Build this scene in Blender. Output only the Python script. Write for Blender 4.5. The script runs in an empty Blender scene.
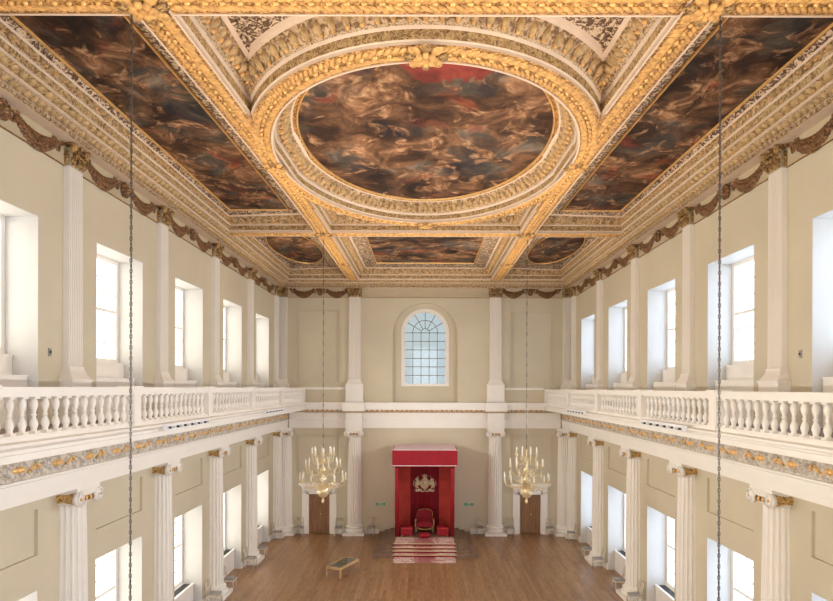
import bpy, math, random
from math import sin, cos, pi, sqrt, radians
from mathutils import Vector, Matrix
random.seed(7)
scene = bpy.context.scene
COL = scene.collection
E = 8.3                      # eye height above the floor; heights below are written from eye level
XW = 8.4                     # half width of the hall
YE = 33.9                    # throne wall
YN = -0.6                    # near wall
BAY = 4.78
PY = [33.35, 28.4, 23.62, 18.84, 14.06, 9.28, 4.5]     # column / pilaster centres, from the throne end
BC = [30.75, 26.01, 21.23, 16.45, 11.67, 6.89, 2.11]  # window bay centres
ORD = ['nearest the throne wall', 'second from the throne wall', 'third from the throne wall', 'fourth from the throne wall',
       'fifth from the throne wall', 'sixth from the throne wall', 'seventh from the throne wall']

# ------------------------------------------------------------------ materials
def new_mat(name):
    m = bpy.data.materials.new(name); m.use_nodes = True
    nt = m.node_tree; b = nt.nodes['Principled BSDF']
    return m, nt, b
def coords(nt, scale=(1, 1, 1), rot=(0, 0, 0)):
    tc = nt.nodes.new('ShaderNodeTexCoord'); mp = nt.nodes.new('ShaderNodeMapping')
    mp.inputs['Scale'].default_value = scale; mp.inputs['Rotation'].default_value = rot
    nt.links.new(tc.outputs['Object'], mp.inputs['Vector']); return mp.outputs['Vector']
def noise(nt, vec, scale, detail=4, rough=.55, dist=0):
    n = nt.nodes.new('ShaderNodeTexNoise'); n.inputs['Scale'].default_value = scale
    n.inputs['Detail'].default_value = detail; n.inputs['Roughness'].default_value = rough
    n.inputs['Distortion'].default_value = dist
    nt.links.new(vec, n.inputs['Vector']); return n
def ramp(nt, fac, stops, interp='LINEAR'):
    r = nt.nodes.new('ShaderNodeValToRGB'); r.color_ramp.interpolation = interp
    while len(r.color_ramp.elements) < len(stops): r.color_ramp.elements.new(.5)
    for e, (p, c) in zip(r.color_ramp.elements, stops):
        e.position = p; e.color = (c[0], c[1], c[2], 1)
    nt.links.new(fac, r.inputs['Fac']); return r.outputs['Color']
def bump(nt, b, height, strength, dist=.02):
    n = nt.nodes.new('ShaderNodeBump'); n.inputs['Strength'].default_value = strength
    n.inputs['Distance'].default_value = dist
    nt.links.new(height, n.inputs['Height']); nt.links.new(n.outputs['Normal'], b.inputs['Normal'])
def mix(nt, fac, a, c, blend='MIX'):
    n = nt.nodes.new('ShaderNodeMix'); n.data_type = 'RGBA'; n.blend_type = blend
    for sock, val in ((n.inputs[0], fac), (n.inputs[6], a), (n.inputs[7], c)):
        if isinstance(val, (int, float)): sock.default_value = val
        elif isinstance(val, tuple): sock.default_value = (*val, 1)
        else: nt.links.new(val, sock)
    return n.outputs[2]
def paint(name, col, rough=.5, var=.06, scale=1.5, metal=0, bmp=0):
    m, nt, b = new_mat(name)
    v = coords(nt); n = noise(nt, v, scale, 5)
    d = tuple(max(0, c * (1 - var)) for c in col); u = tuple(min(1, c * (1 + var)) for c in col)
    nt.links.new(ramp(nt, n.outputs['Fac'], [(.3, d), (.7, u)]), b.inputs['Base Color'])
    b.inputs['Roughness'].default_value = rough; b.inputs['Metallic'].default_value = metal
    if bmp: bump(nt, b, noise(nt, v, scale * 12, 3).outputs['Fac'], bmp)
    return m
def carved(name, lo, hi, scale, rough=.5, metal=0, edge=(.38, .6), strength=.6, stretch=(1, 1, 1)):
    """carved relief band: leafy cells, gilded highs on a ground colour"""
    m, nt, b = new_mat(name)
    v = coords(nt, stretch)
    n = noise(nt, v, scale, 2, .5, 1.6)
    nt.links.new(ramp(nt, n.outputs['Fac'], [(edge[0], lo), (edge[1], hi)]), b.inputs['Base Color'])
    b.inputs['Roughness'].default_value = rough; b.inputs['Metallic'].default_value = metal
    bump(nt, b, n.outputs['Fac'], strength, .06)
    return m
M = {}
M['wall'] = paint('wall_paint', (.61, .545, .405), .7, .05, .5)
M['white'] = paint('white_paint', (.87, .835, .77), .45, .02, 2)
M['pilaster'] = paint('pilaster_paint', (.86, .82, .75), .5, .02, 2)
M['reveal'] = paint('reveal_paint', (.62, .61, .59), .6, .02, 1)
M['cream'] = paint('cornice_cream', (.68, .53, .40), .5, .06, 4)
M['gold'] = carved('gilding_with_shade', (.22, .095, .022), (.74, .43, .15), 12, .42, .25, (.42, .60), .8)  # dark low parts put shade between the carvings into the gilt colour
M['goldbright'] = paint('bright_gilding', (.82, .50, .18), .34, .15, 8, .45, .1)
M['goldlump'] = paint('gilded_carving', (.66, .37, .12), .45, .4, 8, .15, .4)
M['guilloche'] = carved('guilloche_band', (.20, .11, .04), (.58, .40, .19), 11, .5, 0, (.38, .58), .6)
M['bead'] = carved('bead_band', (.26, .15, .06), (.70, .53, .34), 26, .5, 0, (.42, .55), .6)
M['cove'] = carved('cove_band', (.20, .11, .045), (.62, .44, .25), 7, .55, 0, (.40, .60), .7)
M['scroll'] = carved('scroll_band', (.10, .045, .02), (.66, .50, .34), 8.5, .55, 0, (.47, .57), .5)
M['modillion'] = paint('modillion_gilt', (.50, .33, .15), .5, .35, 9, .05, .3)
M['frieze'] = paint('frieze_ground', (.50, .42, .28), .6, .05, 2)
M['darkgilt'] = carved('dark_gilt', (.07, .025, .01), (.31, .155, .06), 14, .45, .2, (.35, .62), .6)
M['capgilt'] = carved('capital_gilt', (.10, .045, .015), (.52, .32, .115), 12, .42, .25, (.38, .62), .6)
M['lowfrieze'] = carved('lower_frieze_ground', (.42, .36, .29), (.64, .58, .50), 6, .5, 0, (.42, .56), .5)
M['red'] = paint('crimson_velvet', (.31, .003, .014), .75, .12, 3)
M['redlight'] = paint('scarlet_cloth', (.74, .085, .06), .8, .1, 2)
M['reddark'] = paint('dark_crimson_velvet', (.25, .004, .014), .8, .2, 5)
M['pinktop'] = paint('canopy_top_cloth', (.72, .55, .58), .7, .05, 3)
M['brass'] = paint('brass', (.78, .65, .40), .28, .1, 5, .5)
M['darkgold'] = carved('aged_gilding', (.20, .10, .03), (.72, .47, .17), 10, .42, .2, (.36, .58), .5)
M['candle'] = paint('candle_wax', (.92, .88, .76), .5, .02, 5)
M['chain'] = paint('dark_chain', (.13, .115, .10), .5, .1, 9, .4)
M['oak'] = paint('oak', (.56, .36, .18), .45, .15, 6)
M['chairwhite'] = paint('chair_frame_paint', (.62, .55, .44), .45, .05, 6)
M['seatgrey'] = paint('seat_grey_fabric', (.33, .31, .29), .8, .1, 10)
M['radiator'] = paint('radiator_case', (.80, .77, .72), .5, .03, 2)
M['grille'] = paint('dark_grille', (.07, .075, .08), .5, .1, 5)
M['galleryfloor'] = paint('gallery_floor_carpet', (.30, .235, .21), .9, .1, 3)
M['stepwood'] = paint('dais_wood', (.21, .13, .085), .5, .2, 3)
M['fixture'] = paint('fixture_white', (.86, .87, .88), .4, .02, 5)
M['black'] = paint('black_lens', (.03, .03, .035), .3, .1, 5)
M['green'] = paint('sign_green', (.02, .42, .20), .5, .02, 5)
M['signpale'] = paint('sign_pale', (.56, .55, .43), .5, .02, 5)
M['crest'] = paint('crest_gold', (.98, .84, .56), .45, .08, 14)
M['lead'] = paint('lead_bars', (.23, .20, .16), .6, .05, 5)

def door_mat():
    m, nt, b = new_mat('door_wood'); v = coords(nt, (6, 6, .6))
    n = noise(nt, v, 2.2, 6, .6, .6)
    nt.links.new(ramp(nt, n.outputs['Fac'], [(.3, (.20, .095, .04)), (.7, (.38, .20, .095))]), b.inputs['Base Color'])
    b.inputs['Roughness'].default_value = .45; return m
M['door'] = door_mat()
def floor_mat():
    m, nt, b = new_mat('oak_floor')
    v = coords(nt, (1, 1, 1), (0, 0, pi / 2))
    br = nt.nodes.new('ShaderNodeTexBrick')
    br.inputs['Scale'].default_value = 1; br.inputs['Brick Width'].default_value = 2.6; br.inputs['Row Height'].default_value = .14
    br.inputs['Mortar Size'].default_value = .006; br.inputs['Mortar Smooth'].default_value = .2
    br.inputs['Color1'].default_value = (.20, .098, .040, 1); br.inputs['Color2'].default_value = (.42, .235, .105, 1)
    br.inputs['Mortar'].default_value = (.13, .06, .03, 1); br.offset = .37
    nt.links.new(v, br.inputs['Vector'])
    g = noise(nt, coords(nt, (9, .8, 1)), 2.5, 6, .65)
    c = mix(nt, .5, br.outputs['Color'], ramp(nt, g.outputs['Fac'], [(.36, (.15, .072, .03)), (.64, (.44, .255, .13))]))
    nt.links.new(c, b.inputs['Base Color'])
    b.inputs['Roughness'].default_value = .33; b.inputs['Specular IOR Level'].default_value = .55
    bump(nt, b, br.outputs['Fac'], .15, -.004)
    return m
M['floor'] = floor_mat()
def carpet_mat():
    m, nt, b = new_mat('patterned_carpet')
    v = coords(nt)
    n = noise(nt, v, 7, 3, .6, 1.2); n2 = noise(nt, v, 2.0, 2)
    c = ramp(nt, n.outputs['Fac'], [(.36, (.32, .07, .07)), (.45, (.58, .36, .32)), (.58, (.74, .60, .54))])
    c = mix(nt, .3, c, ramp(nt, n2.outputs['Fac'], [(.4, (.38, .12, .12)), (.6, (.72, .6, .5))]))
    sx = nt.nodes.new('ShaderNodeSeparateXYZ'); nt.links.new(v, sx.inputs[0])
    ab = nt.nodes.new('ShaderNodeMath'); ab.operation = 'ABSOLUTE'; nt.links.new(sx.outputs['X'], ab.inputs[0])
    ad = nt.nodes.new('ShaderNodeMath'); ad.operation = 'MULTIPLY_ADD'; nt.links.new(n.outputs['Fac'], ad.inputs[0]); ad.inputs[1].default_value = 1.6; nt.links.new(ab.outputs[0], ad.inputs[2])
    mk = ramp(nt, ad.outputs[0], [(.0, (1, 1, 1)), (1, (1, 1, 1))])
    lt = nt.nodes.new('ShaderNodeMapRange'); nt.links.new(ad.outputs[0], lt.inputs[0]); lt.inputs[1].default_value = 1.5; lt.inputs[2].default_value = 1.15; lt.inputs[3].default_value = 0; lt.inputs[4].default_value = .75
    c = mix(nt, lt.outputs[0], c, (.30, .035, .045))
    nt.links.new(c, b.inputs['Base Color']); b.inputs['Roughness'].default_value = .9; return m
M['carpet'] = carpet_mat()
def canvas_mat(name, seed, stretch=(1, 1, 1), tint=.5, scale=.55, redspot=None):
    """generic cloudy brown, flesh and slate colour field"""
    m, nt, b = new_mat(name)
    tc = nt.nodes.new('ShaderNodeTexCoord'); mp = nt.nodes.new('ShaderNodeMapping')
    mp.inputs['Scale'].default_value = stretch; mp.inputs['Location'].default_value = (seed * 7.3, seed * 3.1, seed)
    nt.links.new(tc.outputs['Object'], mp.inputs['Vector']); v = mp.outputs['Vector']
    w = noise(nt, v, .8, 2, .5)
    vm = nt.nodes.new('ShaderNodeVectorMath'); vm.operation = 'MULTIPLY_ADD'
    nt.links.new(w.outputs['Color'], vm.inputs[0]); vm.inputs[1].default_value = (1.5, 1.5, 1.5); nt.links.new(v, vm.inputs[2])
    vv = vm.outputs[0]
    a = noise(nt, vv, scale, 8, .66, .25)
    c = ramp(nt, a.outputs['Fac'], [(.34, (.012, .007, .006)), (.44, (.04, .018, .010)), (.52, (.10, .048, .024)), (.59, (.20, .10, .05)),
                                    (.66, (.42, .22, .12)), (.76, (.55, .36, .2))])
    s = noise(nt, vv, scale * .9, 3, .5)
    mk = ramp(nt, s.outputs['Fac'], [(.48, (0, 0, 0)), (.60, (1, 1, 1))])
    sl = ramp(nt, a.outputs['Fac'], [(.34, (.015, .013, .018)), (.54, (.08, .062, .048)), (.72, (.26, .21, .16))])
    c = mix(nt, mk, c, sl)
    f1 = noise(nt, vm.outputs[0], scale * 2.1, 4, .55, .5)
    mk1 = ramp(nt, f1.outputs['Fac'], [(.53, (0, 0, 0)), (.62, (.75, .75, .75))])
    f2 = noise(nt, vv, scale * 6, 4, .6)
    c = mix(nt, mk1, c, ramp(nt, f2.outputs['Fac'], [(.34, (.06, .025, .014)), (.47, (.22, .105, .05)), (.60, (.46, .26, .14)), (.74, (.68, .47, .28))]))
    r = noise(nt, vv, scale * 1.3, 1, .4)
    mk2 = ramp(nt, r.outputs['Fac'], [(.62, (0, 0, 0)), (.74, (.55, .55, .55))])
    c = mix(nt, mk2, c, ramp(nt, a.outputs['Fac'], [(.35, (.06, .01, .008)), (.6, (.34, .06, .03))]))
    if redspot:
        sep = nt.nodes.new('ShaderNodeVectorMath'); sep.operation = 'DISTANCE'
        nt.links.new(tc.outputs['Object'], sep.inputs[0]); sep.inputs[1].default_value = redspot[:3]
        ad = nt.nodes.new('ShaderNodeMath'); ad.operation = 'MULTIPLY_ADD'
        nt.links.new(a.outputs['Fac'], ad.inputs[0]); ad.inputs[1].default_value = 2.4; nt.links.new(sep.outputs['Value'], ad.inputs[2])
        mk3 = ramp(nt, ad.outputs[0], [(.0, (1, 1, 1)), (1, (1, 1, 1))])
        lt = nt.nodes.new('ShaderNodeMath'); lt.operation = 'LESS_THAN'; nt.links.new(ad.outputs[0], lt.inputs[0]); lt.inputs[1].default_value = redspot[3]
        c = mix(nt, lt.outputs[0], c, ramp(nt, a.outputs['Fac'], [(.35, (.05, .012, .01)), (.6, (.27, .05, .035))]))
    nt.links.new(c, b.inputs['Base Color'])
    b.inputs['Roughness'].default_value = .75; b.inputs['Specular IOR Level'].default_value = .2
    return m
def glass_mat(name, tint, gl=.06, frost=0):
    m, nt, b = new_mat(name)
    nt.nodes.remove(b); out = nt.nodes['Material Output']
    t = nt.nodes.new('ShaderNodeBsdfTransparent'); t.inputs['Color'].default_value = (*tint, 1)
    g = nt.nodes.new('ShaderNodeBsdfGlossy'); g.inputs['Roughness'].default_value = .05
    mx = nt.nodes.new('ShaderNodeMixShader'); mx.inputs[0].default_value = gl
    nt.links.new(t.outputs[0], mx.inputs[1]); nt.links.new(g.outputs[0], mx.inputs[2])
    nt.links.new(mx.outputs[0], out.inputs['Surface']); return m
M['glass'] = glass_mat('window_glass', (.96, .97, .98))
M['blueglass'] = glass_mat('leaded_glass', (.345, .365, .36))
M['caseglass'] = glass_mat('display_glass', (.55, .6, .58), .35)

# ------------------------------------------------------------------ mesh builder
DOME = []
def _dome():
    vs = []; N = 6
    for k, (r, h) in enumerate(((1, 0), (.78, .55))):
        for i in range(N):
            a = 2 * pi * (i + .5 * k) / N; vs.append((r * cos(a), r * sin(a), h))
    vs.append((0, 0, .85)); fs = []
    for i in range(N):
        j = (i + 1) % N
        fs += [(i, j, N + i), (j, N + j, N + i), (N + i, N + j, 2 * N)]
    return vs, fs
DV, DF = _dome()
class MB:
    def __init__(s): s.v = []; s.f = []; s.m = []; s.sm = []; s.mats = []
    def mi(s, mat):
        if mat not in s.mats: s.mats.append(mat)
        return s.mats.index(mat)
    def add(s, vs, fs, mat, smooth=False):
        o = len(s.v); s.v += [tuple(p) for p in vs]; k = s.mi(mat)
        for f in fs: s.f.append(tuple(i + o for i in f)); s.m.append(k); s.sm.append(smooth)
    def box(s, x0, x1, y0, y1, z0, z1, mat):
        if x0 > x1: x0, x1 = x1, x0
        if y0 > y1: y0, y1 = y1, y0
        if z0 > z1: z0, z1 = z1, z0
        s.add([(x0, y0, z0), (x1, y0, z0), (x1, y1, z0), (x0, y1, z0), (x0, y0, z1), (x1, y0, z1), (x1, y1, z1), (x0, y1, z1)],
              [(0, 3, 2, 1), (4, 5, 6, 7), (0, 1, 5, 4), (1, 2, 6, 5), (2, 3, 7, 6), (3, 0, 4, 7)], mat)
    def lump(s, c, u, v, w, mat):
        """squashed dome at c, half axes u and v in its plane, height vector w"""
        c = Vector(c); u = Vector(u); v = Vector(v); w = Vector(w)
        s.add([c + u * a + v * b + w * h for a, b, h in DV], DF, mat, True)
    def tube(s, pts, r, mat, n=8, cap=True, rads=None):
        pts = [Vector(p) for p in pts]; vs = []; fs = []
        for i, p in enumerate(pts):
            t = (pts[min(i + 1, len(pts) - 1)] - pts[max(i - 1, 0)])
            t = t.normalized() if t.length > 1e-9 else Vector((0, 0, 1))
            a = Vector((0, 0, 1)) if abs(t.z) < .9 else Vector((1, 0, 0))
            x = t.cross(a).normalized(); y = t.cross(x); rr = rads[i] if rads else r
            for k in range(n): vs.append(p + (x * cos(2 * pi * k / n) + y * sin(2 * pi * k / n)) * rr)
        for i in range(len(pts) - 1):
            for k in range(n):
                k2 = (k + 1) % n; fs.append((i * n + k, i * n + k2, (i + 1) * n + k2, (i + 1) * n + k))
        if cap: fs += [tuple(range(n)), tuple(range((len(pts) - 1) * n, len(pts) * n))]
        s.add(vs, fs, mat, True)
    def lathe(s, prof, mat, c=(0, 0, 0), n=16, smooth=True):
        vs = []; fs = []
        for r, z in prof:
            for k in range(n): vs.append((c[0] + r * cos(2 * pi * k / n), c[1] + r * sin(2 * pi * k / n), c[2] + z))
        for i in range(len(prof) - 1):
            for k in range(n):
                k2 = (k + 1) % n; fs.append((i * n + k, i * n + k2, (i + 1) * n + k2, (i + 1) * n + k))
        fs += [tuple(range(n))[::-1], tuple(range((len(prof) - 1) * n, len(prof) * n))]
        s.add(vs, fs, mat, smooth)
    def prism(s, poly, axis, a0, a1, mat):
        """extrude a 2D polygon; axis 'y': poly is (x,z); axis 'x': (y,z); axis 'z': (x,y)"""
        def P(p, a): return {'y': (p[0], a, p[1]), 'x': (a, p[0], p[1]), 'z': (p[0], p[1], a)}[axis]
        n = len(poly)
        s.add([P(p, a0) for p in poly] + [P(p, a1) for p in poly],
              [tuple(range(n)), tuple(range(n, 2 * n))[::-1]] + [(i, (i + 1) % n, n + (i + 1) % n, n + i) for i in range(n)], mat)
    def strip(s, a, b, mat, closed=True, smooth=False):
        """quads between two equal rings of points"""
        n = len(a); fs = [(i, (i + 1) % n, n + (i + 1) % n, n + i) for i in range(n if closed else n - 1)]
        s.add(list(a) + list(b), fs, mat, smooth)
    def build(s, name, parent=None, warp=None, off=(0, 0, 0), recalc=True):
        me = bpy.data.meshes.new(name)
        vs = s.v
        if warp: vs = [warp(p) for p in vs]
        if off != (0, 0, 0): vs = [(p[0] + off[0], p[1] + off[1], p[2] + off[2]) for p in vs]
        me.from_pydata([tuple(p) for p in vs], [], s.f)
        for m in s.mats: me.materials.append(m)
        me.polygons.foreach_set('material_index', s.m); me.polygons.foreach_set('use_smooth', s.sm)
        if recalc:
            import bmesh
            bm = bmesh.new(); bm.from_mesh(me); bmesh.ops.recalc_face_normals(bm, faces=bm.faces); bm.to_mesh(me); bm.free()
        me.update()
        o = bpy.data.objects.new(name, me); COL.objects.link(o)
        if parent: o.parent = parent
        return o
UP = (0, 0, E)
def tag(o, label=None, cat=None, group=None, kind=None):
    if label: o['label'] = label
    if cat: o['category'] = cat
    if group: o['group'] = group
    if kind: o['kind'] = kind
    return o
def thing(name, loc, rz, label, cat, group=None, kind=None):
    o = bpy.data.objects.new(name, None); COL.objects.link(o); o.location = loc; o.rotation_euler = (0, 0, rz)
    o.empty_display_size = .1
    return tag(o, label, cat, group, kind)
def struct(o, label, cat, group=None): return tag(o, label, cat, group, 'structure')
def dup(root, loc, rz, label, group=None, sx=None):
    def cp(o, parent):
        c = o.copy(); COL.objects.link(c); c.parent = parent
        for ch in list(KIDS.get(o.name, o.children)): cp(ch, c)
        return c
    c = cp(root, None); c.location = loc; c.rotation_euler = (0, 0, rz); c['label'] = label
    if group: c['group'] = group
    c.scale = (sx or 1, 1, 1)
    return c
KIDS = {}

# ------------------------------------------------------------------ walls
def grid_wall(mb, a_cuts, z_cuts, cell, mat, place):
    for a0, a1 in zip(a_cuts, a_cuts[1:]):
        for z0, z1 in zip(z_cuts, z_cuts[1:]):
            d = cell((a0 + a1) / 2, (z0 + z1) / 2)
            if d is not None: place(mb, a0, a1, z0, z1, d, mat)
HW = 1.25
def side_wall(s, name, label):
    mb = MB()
    cuts = sorted([YN] + [c + d for c in BC for d in (-HW, HW)] + [YE])
    zc = [-8.3, -4.4, -3.65, -2.65, -.95, 3.71, 6.9]
    def cell(a, z):
        ino = any(abs(a - c) < HW for c in BC)
        if ino and (z < -4.4 or -.95 < z < 3.71): return None
        if ino and -3.65 < z < -2.65: return .07
        return 0
    def place(mb, a0, a1, z0, z1, d, mat):
        mb.box(s * (XW + d), s * 9.35, a0, a1, z0, z1, mat)
    grid_wall(mb, cuts, zc, cell, M['wall'], place)
    # pale painted linings of the window openings
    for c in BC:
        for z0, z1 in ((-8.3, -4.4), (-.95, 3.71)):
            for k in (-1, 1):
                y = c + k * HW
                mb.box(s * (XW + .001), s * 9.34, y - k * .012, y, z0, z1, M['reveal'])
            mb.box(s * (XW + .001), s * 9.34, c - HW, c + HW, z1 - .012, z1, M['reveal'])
    return struct(mb.build(name, off=UP), label, 'wall')
side_wall(-1, 'wall_left', 'left long wall, beige plaster pierced by two tiers of windows')
side_wall(1, 'wall_right', 'right long wall, beige plaster pierced by two tiers of windows')

def arch_slices(mb, hw, spring, top, ztop, y0, y1, mat, n=20):
    """fills between an arch and the level ztop"""
    for i in range(n):
        a0 = pi * i / n; a1 = pi * (i + 1) / n
        xa, xb = -hw * cos(a0), -hw * cos(a1)
        za, zb = spring + (top - spring) * sin(a0), spring + (top - spring) * sin(a1)
        mb.prism([(xa, za), (xb, zb), (xb, ztop), (xa, ztop)], 'y', y0, y1, mat)
def end_wall():
    mb = MB(); w = M['wall']
    DX = 6.05
    xc = [-9.35, -7.2, -6.65, -5.45, -4.9, -1.85, 1.85, 4.9, 5.45, 6.65, 7.2, 9.35]
    zc = [-8.3, -6.05, -4.85, -2.7, -.95, .35, 3.0, 4.33, 4.85, 6.9]
    def cell(x, z):
        ax = abs(x)
        if ax < 1.85 and -.95 < z < 4.85: return None
        if 4.9 < ax < 7.2 and .35 < z < 4.33: return .06
        if 4.9 < ax < 7.2 and -4.85 < z < -2.7: return .06
        if 5.45 < ax < 6.65 and z < -6.05: return .2
        return 0
    grid_wall(mb, xc, zc, cell, w, lambda mb, a0, a1, z0, z1, d, mat: mb.box(a0, a1, YE + d, YE + .3, z0, z1, mat))
    arch_slices(mb, 1.85, 3.0, 4.85, 4.85, YE, YE + .3, w)
    # inner layer with the window opening
    hw, z0, sp, tp = 1.38, .1, 3.18, 4.56
    mb.box(-9.35, -hw, YE + .3, YE + .8, -8.3, 6.9, w); mb.box(hw, 9.35, YE + .3, YE + .8, -8.3, 6.9, w)
    mb.box(-hw, hw, YE + .3, YE + .8, -8.3, z0, w); mb.box(-hw, hw, YE + .3, YE + .8, tp, 6.9, w)
    arch_slices(mb, hw, sp, tp, tp, YE + .3, YE + .8, w)
    return struct(mb.build('wall_back', off=UP), 'far end wall behind the throne, beige plaster with arched niche', 'wall')
end_wall()
mb = MB(); FW = [(-6.9, -3.7), (-1.6, 1.6), (3.7, 6.9)]; FZ = [(-7.5, -3.0), (.3, 4.8)]
fx = [-9.35] + [v for p in FW for v in p] + [9.35]; fz = [-8.3] + [v for p in FZ for v in p] + [6.9]
grid_wall(mb, fx, fz, lambda x, z: None if any(a < x < b for a, b in FW) and any(a < z < b for a, b in FZ) else 0, M['wall'],
          lambda mb, a0, a1, z0, z1, d, mat: mb.box(a0, a1, YN - .3, YN, z0, z1, mat))
struct(mb.build('wall_front', off=UP), 'near end wall behind the viewer, beige plaster with six added windows', 'wall')
mb = MB(); mb.box(-9.35, 9.35, YN - .3, YE + .8, -8.5, -8.3, M['floor'])
struct(mb.build('floor', off=UP), 'brown oak plank floor of the great hall', 'floor')
mb = MB(); mb.box(-9.35, 9.35, YN - .3, YE + .8, 6.9, 7.1, M['cream'])
struct(mb.build('ceiling', off=UP), 'flat ceiling slab above the gilded coffers', 'ceiling')
# baseboards
for s, nm in ((-1, 'left'), (1, 'right')):
    mb = MB()
    cuts = [YN] + [v for c in reversed(BC) for v in (c - HW, c + HW)] + [YE - .45]
    for a0, a1 in zip(cuts[0::2], cuts[1::2]): mb.box(s * XW, s * (XW - .04), a0, a1, 0, .28, M['pilaster'])
    struct(mb.build('baseboard_' + nm), 'pale skirting along the foot of the %s wall' % nm, 'baseboard')
mb = MB()
for x0, x1 in ((-7.1, -6.95), (-5.15, -4.6), (-3.4, -2.6), (2.6, 3.4), (4.6, 5.15), (6.95, 7.1)):
    mb.box(x0, x1, YE - .05, YE, 0, .30, M['pilaster'])
struct(mb.build('baseboard_back'), 'pale skirting along the foot of the throne wall', 'baseboard')

# ------------------------------------------------------------------ windows
def rect_window(mbf, mbg, s, z0, z1, rows, cols):
    x = 9.12; W = HW - .012
    def fb(a0, a1, c0, c1, d0=0, d1=.12): mbf.box(s * (x + d0), s * (x + d1), a0, a1, c0, c1, M['white'])
    fb(-W, -W + .13, z0, z1); fb(W - .13, W, z0, z1); fb(-W + .13, W - .13, z0, z0 + .12); fb(-W + .13, W - .13, z1 - .13, z1 - .012)
    for i in range(1, cols):
        a = -W + .13 + (2 * W - .26) * i / cols; fb(a - .018, a + .018, z0 + .12, z1 - .13, .03, .08)
    for j in range(1, rows):
        b = z0 + .12 + (z1 - z0 - .25) * j / rows; t = .045 if j == rows // 2 else .018
        fb(-W + .13, W - .13, b - t, b + t, .025, .085)
    mbg.box(s * (x + .05), s * (x + .06), -W + .13, W - .13, z0 + .12, z1 - .13, M['glass'])
wn = 0
for s, side in ((-1, 'left'), (1, 'right')):
    for lev, z0, z1, rows in (('upper', .70, 3.71, 6), ('lower', -7.38, -4.4, 6)):
        fr, gl = MB(), MB(); rect_window(fr, gl, s, z0 + E, z1 + E, rows, 4)
        f0 = g0 = None
        for i, c in enumerate(BC):
            wn += 1
            r = thing('window_%d' % wn, (0, c, 0), 0, '%s tall sash window in the %s wall, %s' % (lev, side, ORD[i]), 'window',
                      'tall sash windows of the long walls', 'structure')
            if f0 is None:
                f0 = fr.build('window_frame', r); g0 = gl.build('pane', r)
            else:
                for o in (f0, g0):
                    q = o.copy(); COL.objects.link(q); q.parent = r
# arched window of the throne wall
wn += 1
r = thing('window_%d' % wn, (0, YE + .34, E), 0, 'arched leaded window with pale blue glass high in the throne wall', 'window', None, 'structure')
mb = MB()
hw, z0, sp, tp = 1.38, .1, 3.18, 4.56; gw = 1.17
n = 28
def arc(hw_, sp_, k=1): return [(-hw_ * cos(pi * i / n), sp_ + hw_ * sin(pi * i / n)) for i in range(n + 1)]
oa = [(-hw, z0)] + arc(hw - .002, sp) + [(hw, z0)]; ia = [(-gw, z0 + .14)] + arc(gw, sp) + [(gw, z0 + .14)]
for a, b, c_, d_ in zip(oa, oa[1:], ia, ia[1:]): mb.prism([a, b, d_, c_], 'y', 0, .2, M['white'])
mb.box(-hw, hw, -.03, .2, z0, z0 + .14, M['white'])
mb.build('window_frame', r)
mb = MB()
for x in (-.702, -.234, .234, .702): mb.box(x - .018, x + .018, .08, .12, z0 + .14, sp + .02, M['lead'])
for k in range(1, 7):
    z = z0 + .14 + (sp - z0 - .14) * k / 6; mb.box(-gw, gw, .08, .12, z - .018, z + .018, M['lead'])
for a in [pi * k / 6 for k in range(1, 6)]:
    r0 = .24 if k in (1, 5) else .24
    mb.tube([(-.24 * cos(a), .1, sp + .24 * sin(a)), (-gw * cos(a), .1, sp + gw * sin(a))], .018, M['lead'], 4)
for rr in (.24, .72): mb.tube([(-rr * cos(pi * i / 16), .1, sp + rr * sin(pi * i / 16)) for i in range(17)], .018, M['lead'], 4)
tag(mb.build('glazing_bars', r), 'dark lead glazing bars')
mb = MB(); mb.prism(ia, 'y', .125, .135, M['blueglass']); mb.build('pane', r)

for (a, b) in FW:  # windows added to the unseen near wall to bring in more daylight
    for (c, d) in FZ:
        wn += 1
        r = thing('window_%d' % wn, ((a + b) / 2, YN - .2, E + (c + d) / 2), 0, '%s white window added for daylight in the near end wall, %s' % ('upper' if c > 0 else 'lower', 'left' if b < -2 else 'right' if a > 2 else 'middle'), 'window', None, 'structure')
        mb = MB(); w_, h_ = (b - a) / 2, (d - c) / 2
        mb.box(-w_, -w_ + .12, -.05, .05, -h_, h_, M['white']); mb.box(w_ - .12, w_, -.05, .05, -h_, h_, M['white']); mb.box(-w_, w_, -.05, .05, h_ - .12, h_, M['white']); mb.box(-w_, w_, -.05, .05, -h_, -h_ + .12, M['white'])
        for k in range(1, 4): mb.box(-w_ + 2 * w_ * k / 4 - .02, -w_ + 2 * w_ * k / 4 + .02, -.03, .03, -h_, h_, M['white'])
        for k in range(1, 6): mb.box(-w_, w_, -.03, .03, -h_ + 2 * h_ * k / 6 - .02, -h_ + 2 * h_ * k / 6 + .02, M['white'])
        mb.build('window_frame', r)
        mb = MB(); mb.box(-w_ + .1, w_ - .1, -.005, .005, -h_ + .1, h_ - .1, M['glass']); mb.build('pane', r)
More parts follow.
